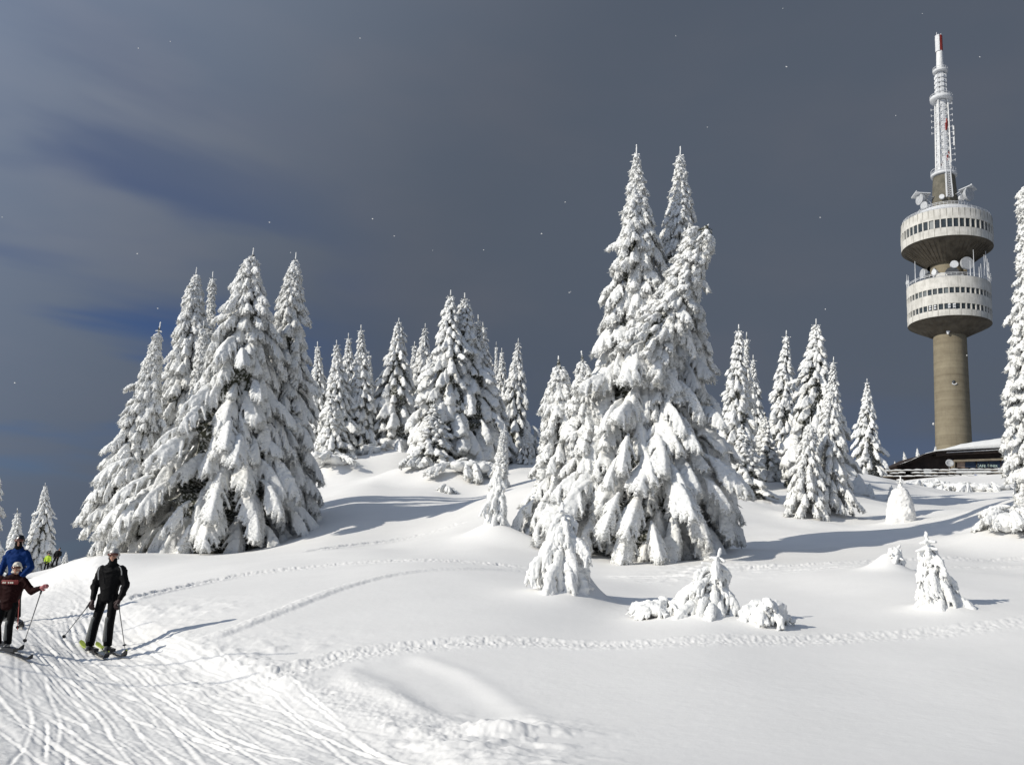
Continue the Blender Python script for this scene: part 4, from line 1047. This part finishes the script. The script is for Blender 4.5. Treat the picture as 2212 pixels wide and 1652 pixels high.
obj('roof_snow', mk_mesh('roof_snow', Vt, Fr, [M_TSNOW], smooth=True), lodge)
for j in range(5): x = 2045+j*34; lpoly('gutter', [(x, 976.5-j*1.9), (x+33.6, 974.6-j*1.9), (x+33.6, 975.8-j*1.9), (x, 977.7-j*1.9)], -.75, -.58, M_RIME)
# beam, window wall
for j in range(6):
    x = 2062+j*26; y_ = 989.6-j*.85
    lpoly('lintel_beam', [(x, y_+3.2), (x+25.7, y_+2.4), (x+25.7, y_+6.6), (x, y_+7.4)], -.35, .3, M_BEAM)
lpoly('corner_post', [(2058, 994), (2063, 993), (2063, 1010), (2058, 1010)], -.3, .35, M_BEAM)
lpoly('plaster_wall', [(2068, 997), (2092, 996), (2092, 1010), (2068, 1010)], .20, .36, M_PINK)
for j in range(5):
    x = 2085+j*26; lpoly('window', [(x, 996.4-j*.5), (x+25, 996.1-j*.5), (x+25, 1009.5), (x, 1009.5)], .02 if j else .14, .19, M_LGLASS)
    lpoly('window_frame', [(x+25, 996-j*.5), (x+26, 996-j*.5), (x+26, 1009.8), (x+25, 1009.8)], -.06, .3, M_WOOD)
lpoly('window_head_rail', [(2064, 994.8), (2215, 989.5), (2215, 991.2), (2064, 996.6)], -.2, .36, M_WOOD)  # dark timber strip along the top of the windows
# faint lettering on the glass: strokes too small to read in the picture
def text(txt, px0, px1, pyb, dy, m_, nm):
    cu = bpy.data.curves.new(nm, 'FONT'); cu.body = txt; cu.extrude = .01; cu.size = 1.0
    o = bpy.data.objects.new(nm, cu); COL.objects.link(o); dg = bpy.context.evaluated_depsgraph_get(); me = bpy.data.meshes.new_from_object(o.evaluated_get(dg)); bpy.data.objects.remove(o)
    me.materials.clear(); me.materials.append(m_); xs = [v.co.x for v in me.vertices]; w_ = max(xs)-min(xs); a = LP(px0, pyb, dy); b_ = LP(px1, pyb, dy); s_ = (b_[0]-a[0])/w_
    return obj(nm, me, lodge, (a[0], dy, a[1]), (math.pi/2, 0, 0), (s_, s_, 1))
text('CAFE', 2109, 2129, 1008.2, 0.0, M_LET, 'lettering'); text('DINER', 2133.5, 2154.5, 1007.6, 0.0, M_LET, 'lettering')
# satellite dish
q = LP(2051, 1001, -1.4); dm = MB().lathe([(0.01, 0), (.2, .025), (.4, .1), (.6, .24), (.58, .27), (.38, .13), (.19, .05), (.01, .03)], 24)
dd = dm.build('satellite_dish', M_STEEL, lodge, True, (q[0], -1.4, q[1]), (R(75), 0, R(-15)))
MB().tube((0, 0, -2.0), (0, 0, 0), .06).build('dish_pole', M_STEEL, lodge, loc=(q[0], -1.3, q[1]))
# deck: floor, posts, rails carrying snow, white banners
deck = empty('lodge_terrace', (lx0, LY-3.4, lz)); tag(deck, 'snowed-over timber terrace with plank rails and white banners before the lodge', 'terrace')
def dpoly(nm, pts, y0, y1, m_): P = [LP(x, y, -3.4+y0) for x, y in pts]; return MB().disc_prism(P, y0, y1).build(nm, m_, deck)
dpoly('deck_floor', [(1908, 1026), (2240, 1021), (2240, 1030), (1908, 1034)], .3, 3.6, M_WOOD)
rg = random.Random(5)
for row, (ya, yb_) in enumerate(((1015.5, 1011), (1020.5, 1018), (1027, 1026.5))):
    x = 1908.0
    while x < 2235:
        w_ = rg.uniform(13, 24); y_ = ya+(yb_-ya)*(x-1908)/330+rg.uniform(-.5, .5)
        if rg.random() < .9 or row == 0:
            dpoly('rail_board', [(x, y_+1.0), (x+w_-.3, y_+.9), (x+w_-.3, y_+3.0), (x, y_+3.1)], -.12, .06, M_WOOD if rg.random() < .7 else M_BEAM)
            k = rg.uniform(.9, 2.0); P = [(x, y_+1.1), (x, y_-.2), (x+w_*.3, y_-k), (x+w_*.7, y_-k*.7), (x+w_-.3, y_), (x+w_-.3, y_+1.1)]
            dpoly('rail_snow', P, -.35, .25, M_TSNOW)
        x += w_
for x in np.arange(1912, 2236, 21.0): dpoly('rail_post', [(x, 1013), (x+1.6, 1013), (x+1.6, 1036), (x, 1036)], -.02, .2, M_WOOD)
for x0, x1, y0, y1 in ((2066, 2102, 1016.5, 1022), (2103, 2140, 1016, 1021.5), (2156, 2178, 1010.5, 1017), (2078, 2104, 1024, 1030.5), (2105, 2131, 1023.5, 1030), (1996, 2012, 1016, 1023)):
    dpoly('banner', [(x0, y0), (x1, y0-.4), (x1, y1-.3), (x0, y1)], -.22, -.14, M_BANNER)
q = LP(2108.5, 1026.8, -3.7); MB().ball((0, 0, 0), (.32, .03, .16), 16, 8).build('banner_logo', M_BLUEL, deck, True, (q[0], -.26, q[1]))
MB().box((0, 0, 0), (.10, .03, .14)).box((.45, 0, 0), (.22, .03, .10)).build('banner_print', M_STEEL, deck, loc=(q[0]-1.35, -.25, q[1]-.05))
for i, (px, py, Y, w, h, lab) in enumerate([
 (1990, 1052, 118, 5.4, 1.0, 'pale frosted bush below the terrace, nearest the free-standing cone-shaped spruce'),
 (2040, 1066, 112, 4.6, 1.3, 'grey-white frosted bush below the satellite dish of the lodge'),
 (2090, 1066, 110, 5.2, 1.5, 'brightest heaped frosted bush below the banners of the terrace'),
 (2140, 1062, 112, 5.0, 1.2, 'frosted bush with bare twigs between the banners and the edge spruce'),
 (2015, 1048, 122, 4.0, .9, 'frosted bush right against the terrace rail')]):
    shrub(px, py, Y, w, h, lab, 50+i, 16, name='frosted_bush', src={1.7: BG[1.7]}, cat='bush', grp='frosted bushes below the terrace')
def snow_cone(px, py, Y, w, h, lab, seed, name='snow_cone'):
    base = at(px, py, Y); base[2] = gz(base[0], base[1]); b = [(0, 0, z, w*.5*(1-z/h)**.8+.04, w*.5*(1-z/h)**.8+.04, h*.16) for z in np.linspace(0, h*.93, 16)]
    rng = np.random.RandomState(seed); b += [(rng.uniform(-.4, .4)*w, rng.uniform(-.3, .3)*w, rng.uniform(0, .2)*h, w*.15, w*.15, h*.15) for _ in range(8)]
    co, F = remesh(b, max(.02, w*.035), 3, .03*w, seed)
    return tag(obj(name, mk_mesh(name, co, F, [M_TSNOW], smooth=True), None, base), lab, 'snow mound')
snow_cone(1855, 1074, 62, 1.75, 1.35, 'sharp cone of snow burying a seedling beside the lone spruce', 1)
snow_cone(1879, 1072, 62, .8, .95, 'small snow spike leaning against the sharp snow cone', 2)
base = at(1946, 1116, 41.5); base[2] = gz(base[0], base[1])-.15; rng = np.random.RandomState(3)
b = [(0, 0, z, .80*math.sqrt(max(.06, 1-(z/1.75)**2)), .75*math.sqrt(max(.06, 1-(z/1.75)**2)), .25) for z in np.linspace(0, 1.5, 12)]+[(rng.uniform(-.6, .6), rng.uniform(-.5, .3), rng.uniform(0, .9), .3, .3, .3) for _ in range(9)]
co, F = remesh(b, .06, 5, .05, 4); tag(obj('snow_hump', mk_mesh('snow_hump', co, F, [M_SNOW], smooth=True), None, base), 'rounded snow-buried hump with a sapling on top before the terrace', 'snow mound')
for i, (bx, by, Y, tx, ty, hw, lab) in enumerate([
 (1945, 1118, 42.6, 1945, 1028, 14, 'sapling poking out of the rounded snow hump before the terrace'),
 (1922, 1075, 60, 1926, 1048, 8, 'twiggy little sapling beside the rounded snow hump'),
 (1362, 1212, 28.6, 1364, 1172, 14, 'tiny sapling with star-shaped arms under the skirt of the giants')]):
    young(bx, by, Y, tx, ty, hw, lab, 120+i)

# ------------------------------------------------------------------ people
M_SKIN = mat('skin', (.42, .22, .15), .6); M_BLK = mat('black_jacket', (.004, .004, .0045), .7, spec=.12, bump=.6, bscale=14); M_BLKT = mat('black_trousers', (.005, .005, .0055), .75, spec=.1, bump=.6, bscale=12)
M_GREY = mat('grey_knee_panel', (.12, .125, .12), .6); M_SILV = mat('silver_helmet', (.34, .34, .33), .25, spec=.6); M_GOG = mat('goggle_lens', (.10, .03, .015), .15, spec=.7)
M_GLOVE = mat('dark_glove', (.03, .012, .012), .7); M_BLUE = mat('blue_jacket', (.003, .024, .115), .75, spec=.1, bump=.7, bscale=12); M_MAR = mat('maroon_jacket', (.016, .0035, .0035), .75, spec=.1, bump=.7, bscale=14)
M_REDP = mat('red_chest_panel', (.15, .010, .008), .7); M_YEL = mat('yellow_jacket', (.42, .60, .03), .6); M_WHT = mat('white_cloth', (.62, .58, .50), .7)
M_BOOT = mat('ski_boot', (.16, .16, .16), .35, spec=.5); M_SKI = mat('ski_black', (.012, .012, .014), .3, spec=.5); M_LIME = mat('ski_lime', (.34, .42, .05), .5); M_POLE = mat('pole_metal', (.20, .20, .20), .35, metal=.6)
M_POLER = mat('pole_red', (.30, .05, .03), .4); M_PINKG = mat('pink_glove', (.40, .14, .14), .7)
def limb(b, p, q, r0, r1, st=.03):
    p, q = np.array(p, float), np.array(q, float); n = max(2, int(np.linalg.norm(q-p)/st))
    for t in np.linspace(0, 1, n): r_ = r0+(r1-r0)*t; b.append((*(p+(q-p)*t), r_, r_, r_))
def hand(b, wrist, d, up, s=1.0):
    """palm, four unequal bent fingers and a thumb leaving the side of the palm"""
    d = np.array(d, float)/np.linalg.norm(d); up = np.array(up, float); side = np.cross(d, up); side /= np.linalg.norm(side); up = np.cross(side, d); w = np.array(wrist, float)
    limb(b, w, w+d*.075*s, .030*s, .034*s, .015)
    for k, l in zip((-1.5, -.5, .5, 1.5), (.070, .085, .080, .062)):
        p0 = w+d*.085*s+side*k*.019*s; p1 = p0+(d*.75-up*.5)*l*.5*s; p2 = p1+(d*.1-up*1.0)*l*.5*s
        limb(b, p0, p1, .0125*s, .012*s, .008); limb(b, p1, p2, .012*s, .011*s, .008)
    p0 = w+d*.03*s+side*.032*s; p1 = p0+(d*.5+side*.5-up*.4)*.05*s; limb(b, p0, p1, .014*s, .013*s, .008); limb(b, p1, p1+(d*.3-side*.5-up*.7)*.03*s, .013*s, .012*s, .008)
def skin_of(nm, balls, m_, parent, vox=.013, sm=2):
    co, F = remesh(balls, vox, sm); return obj(nm, mk_mesh(nm, co, F, [m_], smooth=True), parent)
def person(px, py, Y, height, face, J, label, cols, lean=0.0, vox=.013, gear='helmet', grp=None, turn=0.0, hide_boots=False):
    """J: joints of a 1.75 m figure, x to the picture's right, y away, z up. cols: dict of materials. the top-level object is the body"""
    base = at(px, py, Y); base[2] = gz(base[0], base[1])+.02; s = height/1.75
    J = {k_: np.array(v, float) for k_, v in J.items()}; b = []; hc = J['head']; nk = J['neck']; fx, fy = math.sin(face), -math.cos(face); f = np.array([fx, fy, 0]); sd = np.array([-fy, fx, 0])
    limb(b, nk, hc+[0, 0, -.06], .058, .055)
    for z_, rx, ry in ((-.085, .055, .062), (-.05, .068, .078), (0, .076, .092), (.045, .074, .09), (.08, .055, .068)): 
        c = hc+[0, 0, z_]+f*(.012 if z_ < 0 else 0); b.append((*c, rx if abs(fx) < .7 else ry, ry if abs(fx) < .7 else rx, .045))
    for t in range(4): q = hc+f*(.088+.012*t/3)+[0, 0, .005-.012*t]; b.append((*q, .013+.002*t, .013+.002*t, .014))     # nose
    q = hc+f*.085+[0, 0, -.058]; 
    for t in (-.02, 0, .02): b.append((*(q+sd*t), .012, .012, .009)); b.append((*(q+sd*t+[0, 0, -.015]-f*.004), .012, .012, .009))   # lips
    b.append((*(hc+f*.075+[0, 0, -.095]), .025, .025, .02))
    for t in (-1, 1): q = hc+sd*t*.078+[0, 0, -.005]; b.append((*q, .016, .016, .03))       # ears
    # torso and limbs of the body itself under the clothes
    for a, c, r0, r1 in (('hip', 'chest', .10, .12), ('chest', 'neck', .095, .052), ('sl', 'el', .045, .04), ('el', 'wl', .038, .026), ('sr', 'er', .045, .04), ('er', 'wr', .038, .026), ('hl', 'kl', .07, .055), ('kl', 'al', .05, .04), ('hr', 'kr', .07, .055), ('kr', 'ar', .05, .04), ('chest', 'sl', .08, .05), ('chest', 'sr', .08, .05), ('hip', 'hl', .08, .07), ('hip', 'hr', .08, .07)):
        limb(b, J[a], J[c], r0, r1)
    for w_, e_ in (('wl', 'el'), ('wr', 'er')): d_ = J[w_]-J[e_]; hand(b, J[w_], d_+np.array([0, -.05, 0]), J.get('up'+w_, (0, -1, .2)))
    for a_ in ('al', 'ar'): limb(b, J[a_], J[a_]+[fx*.1, fy*.14, -.05], .035, .03)
    body = skin_of('person', b, M_SKIN, None, vox); body.location = base; body.scale = (s, s, s); body.rotation_euler = (0, lean, turn); tag(body, label, 'person', grp)
    # jacket
    b = []; ch, hp = J['chest'], J['hip']; bulk = cols.get('bulk', 1.10)
    for t in np.linspace(0, 1, 16):
        c = hp+[0, 0, -.07]+(ch+[0, 0, .05]-hp-[0, 0, -.07])*t; w_ = (.165+.035*t-.02*math.sin(t*3.14))*bulk; b.append((*c, w_, .125*bulk, .06))
    limb(b, (J['sl']+J['sr'])/2+[0, 0, .0], nk+[0, 0, .02], .10, .068); limb(b, J['sl']+[0, 0, -.02], J['sr']+[0, 0, -.02], .06*bulk, .06*bulk)
    for q_ in ('sl', 'sr'): limb(b, J[q_]*[.9, 1, 1]+[0, 0, -.02], nk+[0, 0, .0], .062*bulk, .066*bulk); limb(b, J[q_]*[.8, 1, 1]+[0, 0, -.05], hp*[1, 1, 1]+(J[q_]-ch)*[.42, .3, 0]+[0, 0, .05], .085*bulk, .075*bulk)
    for a, c, r0, r1 in (('sl', 'el', .076, .068), ('el', 'wl', .066, .048), ('sr', 'er', .076, .068), ('er', 'wr', .066, .048)): limb(b, J[a], J[a]+(J[c]-J[a])*(1 if c[0] == 'e' else .93), r0*bulk, r1*bulk)
    rj = np.random.RandomState(int(px)); b += [(*(np.array(q[:3])+rj.normal(0, .010, 3)), q[3]*.98, q[4]*.98, q[5]*.98) for q in b[::3]]
    jk = skin_of('jacket', b, cols['jacket'], body, vox)
    # trousers
    b = []
    for a, c, r0, r1 in (('hl', 'kl', .098, .080), ('kl', 'al', .078, .085), ('hr', 'kr', .098, .080), ('kr', 'ar', .078, .085)): limb(b, J[a], J[a]+(J[c]-J[a])*(1 if c[0] == 'k' else .90), r0, r1)
    limb(b, J['hl'], J['hr'], .11, .11); limb(b, hp+[0, 0, .05], hp, .13, .13)
    skin_of('trousers', b, cols['trousers'], body, vox)
    for a_, k_ in (('al', 'kl'), ('ar', 'kr')):
        b = []; A_ = J[a_]; limb(b, A_+(J[k_]-A_)*.28, A_+[0, 0, .0], .066, .062); limb(b, A_+[0, 0, -.03], A_+[fx*.17, fy*.17, -.045], .05, .042); limb(b, A_+[0, 0, -.05], A_+[-fx*.06, -fy*.06, -.05], .048, .045)
        skin_of('ski_boot', b, cols.get('boot', M_BOOT), body, vox)
    if 'knee' in cols:
        for k_, h_, a_ in (('kl', 'hl', 'al'), ('kr', 'hr', 'ar')):
            b = []; K = J[k_]; limb(b, K+(J[h_]-K)*.12+[-.035, -.035, 0], K+(J[a_]-K)*.75+[-.03, -.035, 0], .052, .060); skin_of('knee_panel', b, cols['knee'], body, vox)
    for w_, e_ in (('wl', 'el'), ('wr', 'er')): b = []; d_ = J[w_]-J[e_]; hand(b, J[w_], d_+np.array([0, -.05, 0]), J.get('up'+w_, (0, -1, .2)), 1.22); skin_of('glove', b, cols.get('glove', M_GLOVE), body, vox*.6, 1)
    if gear in ('helmet', 'cap'):
        b = []
        for z_ in np.linspace(-.01, .10, 7): r_ = .112*math.sqrt(max(.1, 1-((z_-.0)/.135)**2)); b.append((*(hc+[0, 0, z_-.004]-f*.014), r_*.95, r_, .03))
        limb(b, hc+sd*.082+[0, 0, .0]-f*.02, hc+sd*.078+[0, 0, -.06]-f*.02, .030, .022); limb(b, hc-sd*.082+[0, 0, .0]-f*.02, hc-sd*.078+[0, 0, -.06]-f*.02, .030, .022)
        if gear == 'cap': limb(b, hc+f*.08+[0, 0, .04]-sd*.04, hc+f*.13+[0, 0, .03]+sd*.0, .022, .02); limb(b, hc+f*.08+[0, 0, .04]+sd*.04, hc+f*.13+[0, 0, .03]+sd*.0, .022, .02)
        skin_of('helmet', b, cols['helmet'], body, vox, 1)
        b = []; 
        for t in np.linspace(-1, 1, 9): q = hc+sd*.068*t+f*(.092-.035*t*t)+[0, 0, .004]; b.append((*q, .026, .026, .034))
        skin_of('goggles', b, cols.get('goggles', M_GOG), body, vox*.8, 1)
    elif gear == 'hat':
        b = []
        for z_ in np.linspace(.0, .10, 6): r_ = .105*math.sqrt(max(.1, 1-(z_/.14)**2)); b.append((*(hc+[0, 0, z_+.02]), r_*.93, r_, .03))
        skin_of('hat', b, cols['helmet'], body, vox, 1)
    body['_s'] = s
    return body, jk
def wpt(body, p):
    bpy.context.view_layer.update(); return np.array(body.matrix_world@Vector(p))
def pole(top, bot, label, m_=M_POLE, grp='ski poles'):
    top, bot = np.array(top, float), np.array(bot, float); L = np.linalg.norm(bot-top); root = empty('ski_pole', bot); tag(root, label, 'ski pole', grp); v = top-bot; d = v/L
    MB().tube((0, 0, 0), v*.90, .006, .009, 8).build('pole_shaft', m_, root); MB().tube(v*.89, v, .016, .018, 8).build('grip', M_SKI, root, True)
    MB().tube(d*.07, d*.085, .032, .028, 12).build('basket', M_SKI, root)
def ski(px, py, Y, L, az, label, m_top, lime=True, w=.066):
    c = at(px, py, Y); root = empty('ski', (c[0], c[1], gz(c[0], c[1]))); tag(root, label, 'ski', 'skis under the skiers'); dx, dy = math.sin(az), math.cos(az)
    V = []; T = []; n = 26
    for i in range(n+1):
        t = i/n-.5; zc = gz(c[0]+dx*t*L, c[1]+dy*t*L)-root.location.z+.028+(max(0, abs(t)-.40)*10)**2*.10*(1 if t > 0 else .25)
        ww = w*.5*(1-.25*math.cos(t*6.28))*(1 if abs(t) < .47 else (.5-abs(t))/.03*.7+.3)
        for sx in (-1, 1):
            for dz in (0, .018): V.append((dx*t*L-dy*sx*ww, dy*t*L+dx*sx*ww, zc+dz))
    F = [(0, 1, 3, 2), (n*4, n*4+2, n*4+3, n*4+1)]
    for i in range(n): a = i*4; b_ = a+4; F += [(a+1, a+3, b_+3, b_+1), (a, b_, b_+2, a+2), (a, a+1, b_+1, b_), (a+2, b_+2, b_+3, a+3)]
    tip0 = int(n*.42); mi = [0, 0]+[(0 if (i < tip0) else 1) for i in range(n) for _ in range(4)]
    o = obj('ski_body', mk_mesh('ski_body', V, F, [m_top, M_SKI], mi=mi), root)
    MB().box((0, 0, .075), (.07, .30, .05), Matrix.Rotation(-az, 3, 'Z')).build('binding', M_SKI, root)
    return root
# man in black: feet at 240,1398 and 205,1395; head 245,1185
man, _ = person(223, 1392, 15.0, 1.69, R(12), dict(head=(.03, 0, 1.62), neck=(.03, .01, 1.46), chest=(.02, .02, 1.28), hip=(.0, .03, .93),
    sl=(-.15, .02, 1.375), el=(-.25, .04, 1.10), wl=(-.22, -.06, .86), sr=(.19, .02, 1.375), er=(.29, .0, 1.10), wr=(.25, -.10, .87),
    hl=(-.09, .03, .90), kl=(-.15, -.02, .50), al=(-.24, .03, .10), hr=(.09, .03, .90), kr=(.10, -.03, .50), ar=(.07, .02, .10)),
    'skier standing in a black jacket and silver helmet, a pole in each hand', dict(jacket=M_BLK, trousers=M_BLKT, knee=M_GREY, helmet=M_SILV), lean=R(-3.5))
for sx in (-1, 1):   # pale piping on the jacket and pocket zips
    P = np.array([(sx*.15+.02, -.060, 1.43), (sx*.185+.02, -.072, 1.40), (sx*.21+.02, -.080, 1.34), (sx*.215+.02, -.080, 1.28)]) if sx > 0 else np.array([(-.15, -.085, 1.42), (-.155, -.115, 1.34), (-.14, -.130, 1.26), (-.13, -.13, 1.20)])
    m = MB(); [m.tube(P[i], P[i+1], .009, n=6) for i in range(3)]; m.build('piping', M_SILV, man)
a_ = wpt(man, (-.24, -.12, .80)); q = at(136, 1371, 15.6); q[2] = gz(q[0], q[1])+.02; pole(a_, q, 'ski pole trailing diagonally from the gloved hand of the skier in black')
q = at(133, 1373, 15.2); 
a_ = wpt(man, (.27, -.17, .80)); q = at(273, 1385, 15.0); q[2] = gz(q[0], q[1])+.02; pole(a_, q, 'ski pole planted upright by the skier in black')
ski(204, 1393, 14.9, 1.55, R(140), 'lime-edged ski with black tip under the outer boot of the skier in black', M_LIME)
ski(240, 1396, 14.9, 1.55, R(140), 'lime-edged ski with black tip under the boot beside the upright pole', M_LIME)
b = []; limb(b, (.03, .0, 1.46), (.035, -.01, 1.525), .088, .082); skin_of('collar', b, M_BLK, man)
# man in blue behind the child
blue, _ = person(16, 1362, 17.6, 1.68, R(15), dict(head=(.03, -.03, 1.62), neck=(.02, 0, 1.46), chest=(0, .02, 1.26), hip=(0, .05, .92),
    sl=(-.165, .02, 1.365), el=(-.29, .05, 1.10), wl=(-.22, -.15, .92), sr=(.165, .02, 1.365), er=(.29, .04, 1.09), wr=(.22, -.15, .90),
    hl=(-.10, .05, .90), kl=(-.12, -.02, .50), al=(-.12, .05, .10), hr=(.10, .05, .90), kr=(.12, -.02, .50), ar=(.12, .05, .10)),
    'skier in a bulky blue jacket and dark helmet standing behind the child', dict(jacket=M_BLUE, trousers=M_BLKT, helmet=M_SKI, glove=M_GLOVE, bulk=1.16), lean=R(-3.5))
b = []; limb(b, (.02, -.03, 1.50), (.03, -.06, 1.56), .085, .078); skin_of('neck_scarf', b, M_BLKT, blue)
# child
kid, kj = person(8, 1386, 13.8, 1.31, R(14), dict(head=(.10, -.02, 1.60), neck=(.07, .0, 1.43), chest=(.03, .02, 1.24), hip=(.0, .03, .88),
    sl=(-.20, .02, 1.36), el=(-.34, .0, 1.14), wl=(-.32, -.12, .92), sr=(.25, .02, 1.34), er=(.44, .0, 1.13), wr=(.64, -.05, 1.20),
    hl=(-.10, .03, .86), kl=(-.15, -.02, .48), al=(-.12, .03, .10), hr=(.10, .03, .86), kr=(.10, -.03, .48), ar=(.08, .02, .10)),
    'child in dark red jacket and pale cap, arm stretched out with a pole', dict(jacket=M_MAR, trousers=M_BLKT, knee=M_GREY, helmet=M_WHT, glove=M_PINKG, bulk=1.2), lean=R(-3.5), gear='cap')
b = []
for t in np.linspace(-1, 1, 9): b.append((.04+.15*t, -.115+.02*t*t, 1.315, .035, .028, .06))
skin_of('chest_panel', b, M_REDP, kid)
m = MB()
for x in (-.07, -.03, .04, .085, .12): m.box((x, -.150, 1.305), (.026, .012, .032), Matrix.Rotation(.3*(1 if x < 0 else -1), 3, 'Y'))
m.build('chest_print', M_WHT, kid)
b = []
for t in np.linspace(-1, 1, 7): b.append((.09+.055*t, -.085+.02*t*t, 1.515, .028, .026, .026))
skin_of('face_scarf', b, M_WHT, kid)
a_ = wpt(kid, (.70, -.08, 1.22)); q = at(57, 1360, 14.6); q[2] = gz(q[0], q[1])+.02; pole(a_, q, 'thin ski pole hanging from the outstretched hand of the child')
q1 = at(47, 1278, 15.6); q = at(42, 1337, 16.2); q[2] = gz(q[0], q[1])+.02; a_ = wpt(blue, (.26, -.26, .86)); pole(a_, q, 'reddish ski pole standing beside the blue-jacketed skier', M_POLER)
ski(22, 1392, 13.5, 1.15, R(120), 'dark short ski under the boots of the child', M_SKI)
ski(2, 1390, 14.0, 1.15, R(120), 'second dark ski of the child, cut by the frame edge', M_SKI)
ski(40, 1366, 16.9, 1.5, R(150), 'ski of the blue-jacketed skier behind the child', M_SKI)
# two far skiers
stand = dict(head=(.0, 0, 1.62), neck=(.0, .0, 1.46), chest=(.0, .02, 1.26), hip=(.0, .03, .92), sl=(-.19, .02, 1.38), el=(-.28, .04, 1.10), wl=(-.18, -.12, .92), sr=(.19, .02, 1.38), er=(.28, .0, 1.10), wr=(.18, -.14, .93),
    hl=(-.10, .03, .90), kl=(-.12, -.02, .50), al=(-.18, .05, .10), hr=(.10, .03, .90), kr=(.10, -.02, .50), ar=(.14, .05, .10))
yl, _ = person(97, 1243, 76, 1.75, R(10), stand, 'distant skier in a bright yellow jacket and black trousers', dict(jacket=M_YEL, trousers=M_BLKT, helmet=M_SKI, bulk=.95), vox=.022, gear='hat')
dk, _ = person(114, 1246, 74, 1.72, R(-20), dict(stand, head=(.10, -.02, 1.58), neck=(.07, 0, 1.44), chest=(.04, .02, 1.25), sl=(-.14, .02, 1.36), sr=(.24, .02, 1.34), kl=(-.18, -.02, .50), al=(-.30, .05, .08)), 'distant skier all in black leaning beside the yellow jacket', dict(jacket=M_BLK, trousers=M_BLKT, helmet=M_SKI, bulk=1.2), vox=.022, gear='hat', lean=R(3))
for c_, lb_ in (((90, 1245, 75.5), 'dark ski under the distant yellow-jacketed skier'), ((110, 1247, 73.5), 'dark ski under the distant skier in black')): ski(*c_, 1.6, R(110), lb_, M_SKI)

# ------------------------------------------------------------------ drag lift out of the picture whose line shades the piste
M_GALV = mat('galvanised_steel', (.30, .31, .32), .5, var=.1)
def back(px, py, Y, t): q = at(px, py, Y); q[2] = gz(q[0], q[1]); return q+sun_dir*t
def cable(P, label, r_=.015):
    root = empty('lift_cable', P[0]); tag(root, label, 'cable', 'cables of the ski lift'); m = MB()
    for a, c in zip(P[:-1], P[1:]): m.tube(np.array(a)-P[0], np.array(c)-P[0], r_, n=6)
    m.build('cable_strand', M_GALV, root)
def ext(P, k=.8): d0 = P[0]-P[-1]; return [P[0]+d0*k, *P]
cable(ext([back(60, 1389, 14.2, 8.5), back(290, 1401, 13.7, 8.6), back(640, 1412, 13.2, 8.5)]), 'upper haul cable of the ski lift beyond the frame edge')
cable(ext([back(0, 1432, 12.8, 8.5), back(300, 1444, 12.5, 8.5), back(560, 1447, 12.2, 8.5)], 1.2), 'lower haul cable of the ski lift beyond the frame edge')
cable(ext([back(40, 1340, 16.2, 9), back(330, 1352, 16.6, 9)]), 'rear guy cable of the ski lift beyond the frame edge')

# ------------------------------------------------------------------ drifting snowflakes
rng = np.random.RandomState(12); b = MB()
for (px, py) in [(778, 83), (368, 90), (1460, 78), (297, 548), (805, 473), (852, 510), (1170, 505), (1045, 540), (935, 541), (1528, 275), (1233, 630), (1935, 250), (1783, 668), (1230, 632), (1772, 470), (255, 955), (2183, 955), (1460, 640)]+[(rng.uniform(0, 2212), rng.uniform(0, 900)) for _ in range(12)]:
    Yq = rng.uniform(3.5, 9); q = at(px, py, Yq); r_ = Yq*rng.uniform(.0003, .0007); b.ball(q, (r_*rng.uniform(1, 2.2), r_, r_), 6, 4)
tag(b.build('falling_snow', M_TSNOW, None, True), kind='stuff')
